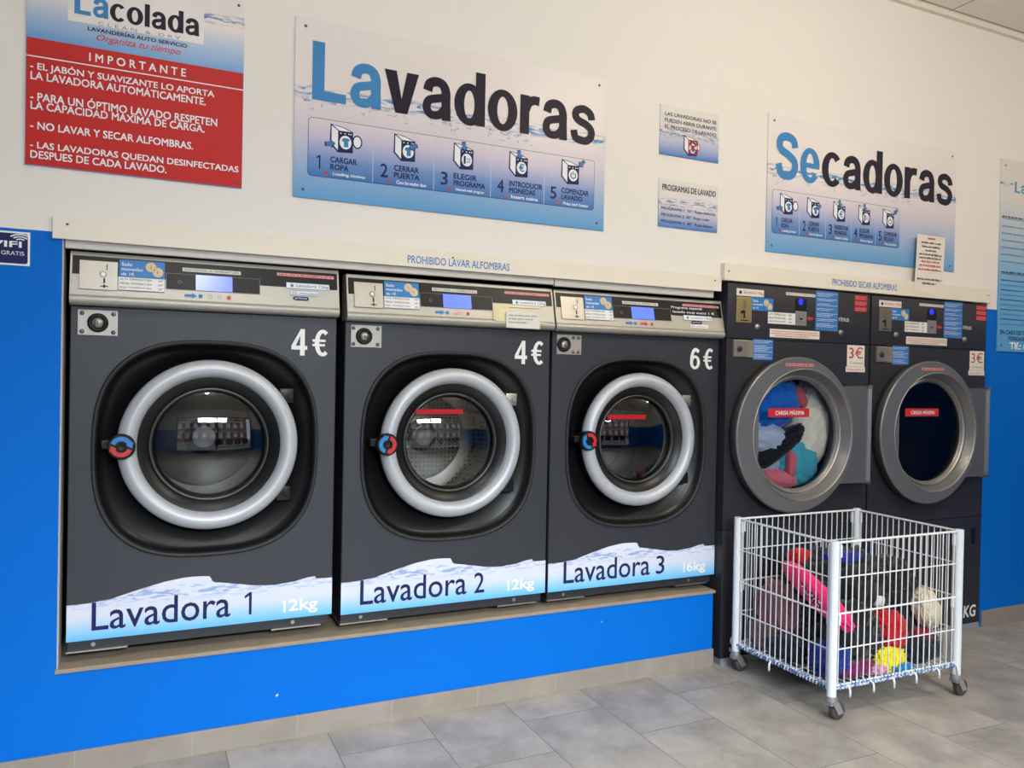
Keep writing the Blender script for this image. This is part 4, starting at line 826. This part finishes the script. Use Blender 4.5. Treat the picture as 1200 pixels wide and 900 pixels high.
# ---------------------------------------------------------------- wire laundry cart
PX = [(2.873, -0.552), (3.490, -0.556), (3.512, -0.080), (2.873, -0.083)]   # front-left, front-right, back-right, back-left
cart = thing('wire_laundry_cart', 'white wire laundry cart on castors holding unclaimed clothes, in front of the dryers', 'laundry cart', (3.18, -0.32, 0.0))
L0 = Vector((3.18, -0.32, 0.0))
def V3(x, y, z): return Vector((x, y, z))-L0
ZB, ZTOP = 0.105, 0.592
for (x, y) in PX:
    dz = fz(x)
    bm = bmesh.new(); cyl(bm, V3(x, y, 0.078+dz), V3(x, y, 0.598), 0.0155, 20); p = obj('corner_post', bm, POST, cart, auto=40)
    c = bmesh.new(); cyl(c, V3(x, y, 0.066+dz), V3(x, y, 0.082+dz), 0.0185, 16); box(c, *[q for q in (x-L0.x-0.016, x-L0.x+0.018, y-L0.y-0.016, y-L0.y+0.016, 0.052+dz, 0.066+dz)], bev=0.003)
    for s in (-1, 1):
        v = [(x-L0.x-0.012, y-L0.y+s*0.0155, 0.064+dz), (x-L0.x+0.016, y-L0.y+s*0.0155, 0.064+dz), (x-L0.x+0.040, y-L0.y+s*0.0155, 0.024+dz), (x-L0.x+0.016, y-L0.y+s*0.0155, 0.020+dz)]
        ringstrip(c, [v, [(a, b+s*0.0025, cc) for a, b, cc in v]], True, True, True)
    cs_ = obj('castor', c, CAST, cart, auto=40)
    wl = bmesh.new(); wx, wy, wz = x-L0.x+0.026, y-L0.y, 0.0295+dz
    loops = []
    for (r, yy) in ((0.010, -0.012), (0.024, -0.012), (0.029, -0.008), (0.0295, 0.0), (0.029, 0.008), (0.024, 0.012), (0.010, 0.012)): loops.append([(wx+r*math.cos(2*PI*k/24), wy+yy, wz+r*math.sin(2*PI*k/24)) for k in range(24)])
    ringstrip(wl, loops, True, True, True); obj('castor_wheel', wl, mat('grey_rubber_tyre', rgb(66, 64, 62), 0.6), cs_, auto=40)
def lerp(a, b, t): return (a[0]+(b[0]-a[0])*t, a[1]+(b[1]-a[1])*t)
def grid(name, a, b, nv, inset=0.0):
    bm = bmesh.new(); a2, b2 = lerp(a, b, 0.02), lerp(a, b, 0.98)
    for z, r in ((ZTOP, 0.0042), (0.474, 0.0026), (0.352, 0.0036), (0.233, 0.0026), (ZB+0.008, 0.0032)): cyl(bm, V3(*a2, z), V3(*b2, z), r, 8)
    for i in range(nv):
        q = lerp(a, b, (i+0.9)/(nv+0.8)); cyl(bm, V3(*q, ZB), V3(*q, ZTOP), 0.0021, 6)
    for q in (lerp(a, b, 0.045), lerp(a, b, 0.955)): 
        for z in (ZTOP-0.03, 0.335): box(bm, q[0]-L0.x-0.004, q[0]-L0.x+0.004, q[1]-L0.y-0.004, q[1]-L0.y+0.004, z-0.02, z+0.02)
    return obj(name, bm, WIRE, cart, auto=60)
grid('side_grid', PX[0], PX[1], 20); grid('side_grid', PX[1], PX[2], 17); grid('side_grid', PX[2], PX[3], 21); grid('side_grid', PX[3], PX[0], 17)
bm = bmesh.new()
for i in range(1, 20): a = lerp(PX[0], PX[1], i/20); b = lerp(PX[3], PX[2], i/20); cyl(bm, V3(*a, ZB), V3(*b, ZB), 0.0020, 6)
for i in range(0, 6): a = lerp(PX[0], PX[3], i/5); b = lerp(PX[1], PX[2], i/5); cyl(bm, V3(*a, ZB-0.003), V3(*b, ZB-0.003), 0.0028, 6)
obj('floor_grid', bm, WIRE, cart, auto=60)
def rope_mat():
    m = bpy.data.materials.new('blue_white_cord'); m.use_nodes = True; nt = m.node_tree; b = nt.nodes['Principled BSDF']; b.inputs['Roughness'].default_value = 0.8
    tc = nt.nodes.new('ShaderNodeTexCoord'); n = nt.nodes.new('ShaderNodeTexNoise'); n.inputs['Scale'].default_value = 45; nt.links.new(tc.outputs['Object'], n.inputs['Vector'])
    nt.links.new(mixc(nt, math_node(nt, 'GREATER_THAN', n.outputs[0], 0.49), rgb(84, 126, 190), rgb(210, 220, 235)), b.inputs['Base Color']); return m
ROPE = rope_mat()
for a, b, n in ((PX[0], PX[1], 34), (PX[3], PX[0], 30)):
    bm = bmesh.new(); a2, b2 = lerp(a, b, 0.03), lerp(a, b, 0.97); pts = []
    for i in range(n*8+1):
        t_ = i/(n*8); q = lerp(a2, b2, t_); ph = i/8*2*PI; d = Vector((b[1]-a[1], a[0]-b[0], 0)).normalized()
        pts.append(V3(*q, ZB+0.002)+d*math.cos(ph)*0.008+Vector((0, 0, math.sin(ph)*0.009)))
    tube(bm, pts, 0.0028, 5); obj('bottom_lacing', bm, ROPE, cart, smooth=True)
for a, b, tt in ((PX[0], PX[1], (0.11, 0.29, 0.45, 0.63, 0.82, 0.98)), (PX[3], PX[0], (0.42,))):
    d = Vector((b[1]-a[1], a[0]-b[0], 0)).normalized()
    if d.dot(Vector((a[0], a[1], 0))-L0) < 0: d = -d
    for q in tt:
        c = lerp(a, b, q); bm = bmesh.new(); p = V3(*c, ZB)
        tube(bm, [p-d*0.03+Vector((0, 0, 0.0)), p+d*0.008, p+d*0.014+Vector((0, 0, -0.004)), p+d*0.016+Vector((0, 0, -0.012)), p+d*0.016+Vector((0, 0, -0.032))], 0.0038, 8); obj('hook', bm, WIRE, cart, smooth=True)
# ---------------------------------------------------------------- garments
def garment(name, label, loc, size, color, seed, rot=(0, 0, 0), amp=0.24, sub=5, freq=2.7, group='unclaimed clothes in the cart', cat='garment', rough=0.85, pattern=None):
    bm = bmesh.new(); bmesh.ops.create_icosphere(bm, subdivisions=sub, radius=1.0)
    off = Vector((seed*7.13, seed*3.7, seed*1.9)); R = Euler(rot).to_matrix()
    for v in bm.verts:
        n = v.co.normalized(); q = n*freq+off
        wv = Vector((noise.noise(q*0.8), noise.noise(q*0.8+Vector((9, 2, 4))), noise.noise(q*0.8+Vector((3, 8, 1)))))*1.1
        r1 = 1-2*abs(noise.noise((q+wv)*0.9)); r2_ = 1-2*abs(noise.noise((q+wv*1.4)*2.1+off)); r3 = 1-2*abs(noise.noise(Vector((q.x*2, q.y*2, q.z*6))+wv*2))
        k = 1+amp*(r1*0.85+r2_*0.7+r3*0.38)+amp*0.8*noise.noise(q*0.7)-amp*0.4
        sq = Vector(tuple(math.copysign(abs(c)**0.8, c) for c in n))
        p = Vector((sq.x*size[0], sq.y*size[1], sq.z*size[2]))*k
        v.co = R @ p
    o = obj(name, bm, fabric(name+str(seed), color, rough, pattern), None, smooth=True); o.location = loc
    return tag(o, label, cat, group)
def fabric(name, color, rough, pattern=None):
    m = mat('fabric_'+name, color, rough, spec=0.2, bump=0.5, bscale=350, var=0.18, vscale=18)
    b = m.node_tree.nodes['Principled BSDF']; b.inputs['Sheen Weight'].default_value = 0.25
    return m
G = garment
G('jacket', 'black padded jacket filling the middle of the wire cart', (3.20, -0.27, 0.295), (0.185, 0.135, 0.155), rgb(30, 30, 34), 1, amp=0.24)
G('trousers', 'black trousers heaped under the jacket by the cart front post', (3.08, -0.40, 0.21), (0.12, 0.09, 0.10), rgb(28, 29, 34), 2)
G('sweater', 'charcoal sweater behind the beige cloth at the cart right side', (3.375, -0.30, 0.265), (0.090, 0.14, 0.145), rgb(34, 35, 38), 3)
G('trousers', 'dark navy trousers on the cart floor at its right front corner', (3.40, -0.44, 0.155), (0.072, 0.075, 0.048), rgb(38, 42, 58), 4)
G('cardigan', 'dusty mauve cardigan slumped at the left side of the cart', (2.985, -0.20, 0.255), (0.055, 0.085, 0.085), rgb(140, 92, 102), 5, amp=0.28)
G('top', 'taupe brown top below the mauve cardigan by the left cart side', (2.945, -0.165, 0.165), (0.042, 0.058, 0.052), rgb(120, 98, 96), 6)
G('jeans', 'dark denim jeans low at the left side of the cart', (2.985, -0.27, 0.148), (0.075, 0.09, 0.042), rgb(44, 50, 66), 7)
pk = G('bag', 'rolled hot pink cloth bag with black and white print, leaning on the left side grid', (2.962, -0.395, 0.372), (0.030, 0.155, 0.036), rgb(240, 44, 120), 8, rot=(0.48, 0, 0.05), amp=0.12, cat='bag', group=None)
bm = bmesh.new()
F = Flat((0, 0), 0, None)
r_ = random.Random(2)
d_ = Vector((0.0, math.cos(0.48), math.sin(0.48))); n_ = Vector((-1, 0, 0)); s_ = d_.cross(n_)
for i in range(26):
    a, b = r_.uniform(-0.06, 0.05), r_.uniform(-0.012, 0.012)
    c = d_*a+s_*b+n_*0.0335; q = r_.uniform(0, 3); u = (d_*math.cos(q)+s_*math.sin(q))*r_.uniform(0.005, 0.009); w_ = n_.cross(u).normalized()*0.0022
    ringstrip(bm, [[c-u-w_, c+u-w_, c+u+w_, c-u+w_], [p+n_*0.001 for p in (c-u-w_, c+u-w_, c+u+w_, c-u+w_)]], True, True, True)
obj('printed_marks', bm, [BLKINK], pk)
bm = bmesh.new()
for i in range(14):
    a, b = r_.uniform(-0.06, 0.05), r_.uniform(-0.011, 0.011); c = d_*a+s_*b+n_*0.0355; q = r_.uniform(0, 3); u = (d_*math.cos(q)+s_*math.sin(q))*0.005; w_ = n_.cross(u).normalized()*0.0015
    ringstrip(bm, [[c-u-w_, c+u-w_, c+u+w_, c-u+w_], [p+n_*0.0005 for p in (c-u-w_, c+u-w_, c+u+w_, c-u+w_)]], True, True, True)
obj('printed_white_marks', bm, [WHITEINK], pk)  # white strokes of the bag's black and white print
G('cap', 'small bright red cloth on top of the heap near the back left', (3.072, -0.20, 0.455), (0.040, 0.035, 0.028), rgb(190, 26, 34), 9, amp=0.15)
G('shorts', 'royal blue cloth lying over the top of the black jacket', (3.215, -0.300, 0.462), (0.130, 0.03, 0.022), rgb(26, 40, 150), 10, rot=(0, 0.12, 0.1), amp=0.15)
G('t_shirt', 'bright red t-shirt standing above the yellow cloth', (3.245, -0.455, 0.225), (0.055, 0.050, 0.062), rgb(206, 24, 40), 11, rot=(0, 0.3, 0))
G('duster', 'yellow crumpled cloth at the front of the cart', (3.205, -0.475, 0.142), (0.072, 0.045, 0.036), rgb(250, 226, 30), 12, amp=0.26)
G('towel', 'beige folded towel near the right front post', (3.408, -0.490, 0.300), (0.040, 0.035, 0.066), rgb(222, 208, 180), 13, rot=(0, -0.45, 0), amp=0.2)
G('sock', 'small white sock in the middle of the dark heap', (3.235, -0.425, 0.328), (0.022, 0.015, 0.016), rgb(220, 222, 226), 14, sub=4)
G('scarf', 'dark red scarf tucked under the beige towel', (3.395, -0.470, 0.205), (0.040, 0.035, 0.018), rgb(150, 20, 40), 15, sub=4)
G('t_shirt', 'royal blue t-shirt low behind the front post', (2.965, -0.450, 0.160), (0.048, 0.058, 0.050), rgb(28, 52, 140), 16)
G('leggings', 'magenta and purple patterned leggings on the cart floor by the front post', (3.05, -0.480, 0.130), (0.080, 0.040, 0.022), rgb(120, 26, 84), 17, sub=4)
G('blouse', 'pale pink blouse scrap beside the purple leggings', (3.130, -0.515, 0.121), (0.035, 0.022, 0.014), rgb(206, 150, 178), 18, sub=4)
G('sock', 'turquoise blue sock under the yellow cloth', (3.24, -0.520, 0.118), (0.048, 0.020, 0.010), rgb(30, 130, 190), 19, sub=4)
# clothes in the running dryer (drum centre 3.189, .910)
dg = 'laundry tumbling in the dryer'
G('towel', 'royal blue towel at the top of the dryer drum', (3.185, 0.125, 1.035), (0.145, 0.085, 0.110), rgb(16, 104, 212), 31, rot=(0, -0.3, 0), group=dg, amp=0.10, freq=1.7)
G('towel', 'cream white towel on the right side of the dryer drum', (3.430, 0.135, 0.930), (0.098, 0.085, 0.185), rgb(240, 236, 224), 32, rot=(0, 0.25, 0), group=dg, amp=0.10, freq=1.7)
G('shirt', 'pale blue shirt left of centre in the dryer drum', (3.155, 0.110, 0.895), (0.120, 0.060, 0.068), rgb(176, 194, 226), 33, rot=(0, 0.35, 0), group=dg, amp=0.10, freq=1.7)
G('trousers', 'black trousers sweeping across the middle of the dryer drum', (3.225, 0.085, 0.850), (0.150, 0.035, 0.040), rgb(18, 18, 24), 34, rot=(0, -0.55, 0), group=dg, amp=0.10, freq=1.7)
G('t_shirt', 'turquoise t-shirt at the bottom of the dryer drum', (3.345, 0.105, 0.780), (0.095, 0.060, 0.095), rgb(70, 176, 204), 35, rot=(0, 0.3, 0), group=dg, amp=0.10, freq=1.7)
G('t_shirt', 'pink t-shirt at the lower left of the dryer drum', (3.225, 0.085, 0.715), (0.085, 0.045, 0.034), rgb(232, 120, 140), 36, rot=(0, 0.2, 0), group=dg, amp=0.10, freq=1.7)
G('sock', 'coral red sock between the cream and blue towels', (3.330, 0.075, 1.060), (0.024, 0.022, 0.050), rgb(206, 90, 100), 37, rot=(0, -0.6, 0), group=dg, amp=0.10, freq=1.7, sub=4)
G('shirt', 'grey blue shirt behind the pink one in the dryer drum', (3.165, 0.120, 0.775), (0.085, 0.045, 0.040), rgb(160, 176, 210), 38, group=dg, amp=0.10, freq=1.7)
G('blouse', 'salmon pink blouse hanging between the turquoise and grey blue clothes', (3.270, 0.055, 0.775), (0.020, 0.022, 0.055), rgb(214, 110, 122), 39, group=dg, amp=0.10, freq=1.7, sub=4)
G('vest', 'beige vest at the upper left of the dryer drum', (3.105, 0.075, 1.045), (0.040, 0.025, 0.024), rgb(190, 180, 166), 40, group=dg, amp=0.10, freq=1.7, sub=4)
# ---------------------------------------------------------------- ceiling lamps, chairs and street behind the camera
for i, ((x, y), p) in enumerate(zip(LAMPS, LAMP_W)):
    l = thing('ceiling_lamp', 'round recessed ceiling downlight, %s' % ('above the dryers', 'over the middle of the room', 'towards the right wall')[i], 'ceiling light', (x, y, ZC), 'ceiling downlights')
    bm = bmesh.new(); S_ = 32
    ringstrip(bm, [[(r*math.cos(2*PI*k/S_), r*math.sin(2*PI*k/S_), z) for k in range(S_)] for r, z in ((0.115, 0), (0.115, -0.008), (0.095, -0.012), (0.09, -0.004))]); obj('trim_ring', bm, WHITE, l, smooth=True)
    bm = bmesh.new(); ringstrip(bm, [[(r*math.cos(2*PI*k/S_), r*math.sin(2*PI*k/S_), -0.004) for k in range(S_)] for r in (0.09, 0.001)]); obj('diffuser', bm, mat('lamp_diffuser', rgb(255, 240, 215), 0.5, emit=(1, 0.85, 0.65, 1), estr=4.0), l)
    li = bpy.data.lights.new('lamp_light', 'POINT'); li.shadow_soft_size = 0.12; li.energy = p; li.color = WARM[i]
    lo = bpy.data.objects.new('lamp_light', li); COL.objects.link(lo); lo.parent = l; lo.location = (0, 0, -0.20)
def chair(x, label):
    t = thing('waiting_chair', label, 'chair', (x, -3.55, 0), 'waiting chairs by the shop window')
    obj('seat', B(-0.23, 0.23, -0.22, 0.22, 0.43, 0.455, bev=0.01), BLACKP, t); obj('backrest', B(-0.22, 0.22, -0.25, -0.22, 0.52, 0.86, bev=0.01), BLACKP, t)
    for sx in (-0.21, 0.21):
        bm = bmesh.new(); cyl(bm, (sx, 0.2, 0), (sx, 0.19, 0.43), 0.011); obj('leg', bm, STEEL, t, smooth=True)
        bm = bmesh.new(); tube(bm, [(sx, -0.24, 0), (sx, -0.2, 0.43), (sx, -0.235, 0.56)], 0.011); obj('leg', bm, STEEL, t, smooth=True)
for i, x in enumerate((1.75, 2.3, 2.85, 3.4)): chair(x, 'black waiting chair below the shop window, %s' % ('nearest the window mullion', 'second from the mullion', 'third from the mullion', 'farthest from the mullion')[i])
bl = thing('apartment_building', 'brick and white apartment block across the street, mirrored in the washer door glass', 'building', (3, -20, 0))
def brick_m():
    m = bpy.data.materials.new('brick_facade'); m.use_nodes = True; nt = m.node_tree; b = nt.nodes['Principled BSDF']; bt = nt.nodes.new('ShaderNodeTexBrick')
    tc = nt.nodes.new('ShaderNodeTexCoord'); mp = nt.nodes.new('ShaderNodeMapping'); mp.inputs['Rotation'].default_value = (PI/2, 0, 0); nt.links.new(tc.outputs['Object'], mp.inputs[0]); nt.links.new(mp.outputs[0], bt.inputs[0])
    bt.inputs['Color1'].default_value = rgb(150, 84, 66); bt.inputs['Color2'].default_value = rgb(130, 72, 58); bt.inputs['Mortar'].default_value = rgb(170, 150, 135); bt.inputs['Scale'].default_value = 3
    nt.links.new(bt.outputs[0], b.inputs[0]); b.inputs['Roughness'].default_value = 0.9; return m
obj('wall', B(-11, 11, -3, 0, 0, 9.0), brick_m(), bl)
SHUT = mat('white_shutter', rgb(228, 228, 224), 0.6)
for f in range(3):
    for i in range(9):
        xx = -10+i*2.3; obj('window', B(xx, xx+1.25, 0, 0.08, 1.0+f*2.9, 2.6+f*2.9), SHUT, bl)
    obj('balcony_slab', B(-11, 11, 0, 0.9, 0.2+f*2.9+2.6, 0.35+f*2.9+2.6), SHUT, bl)
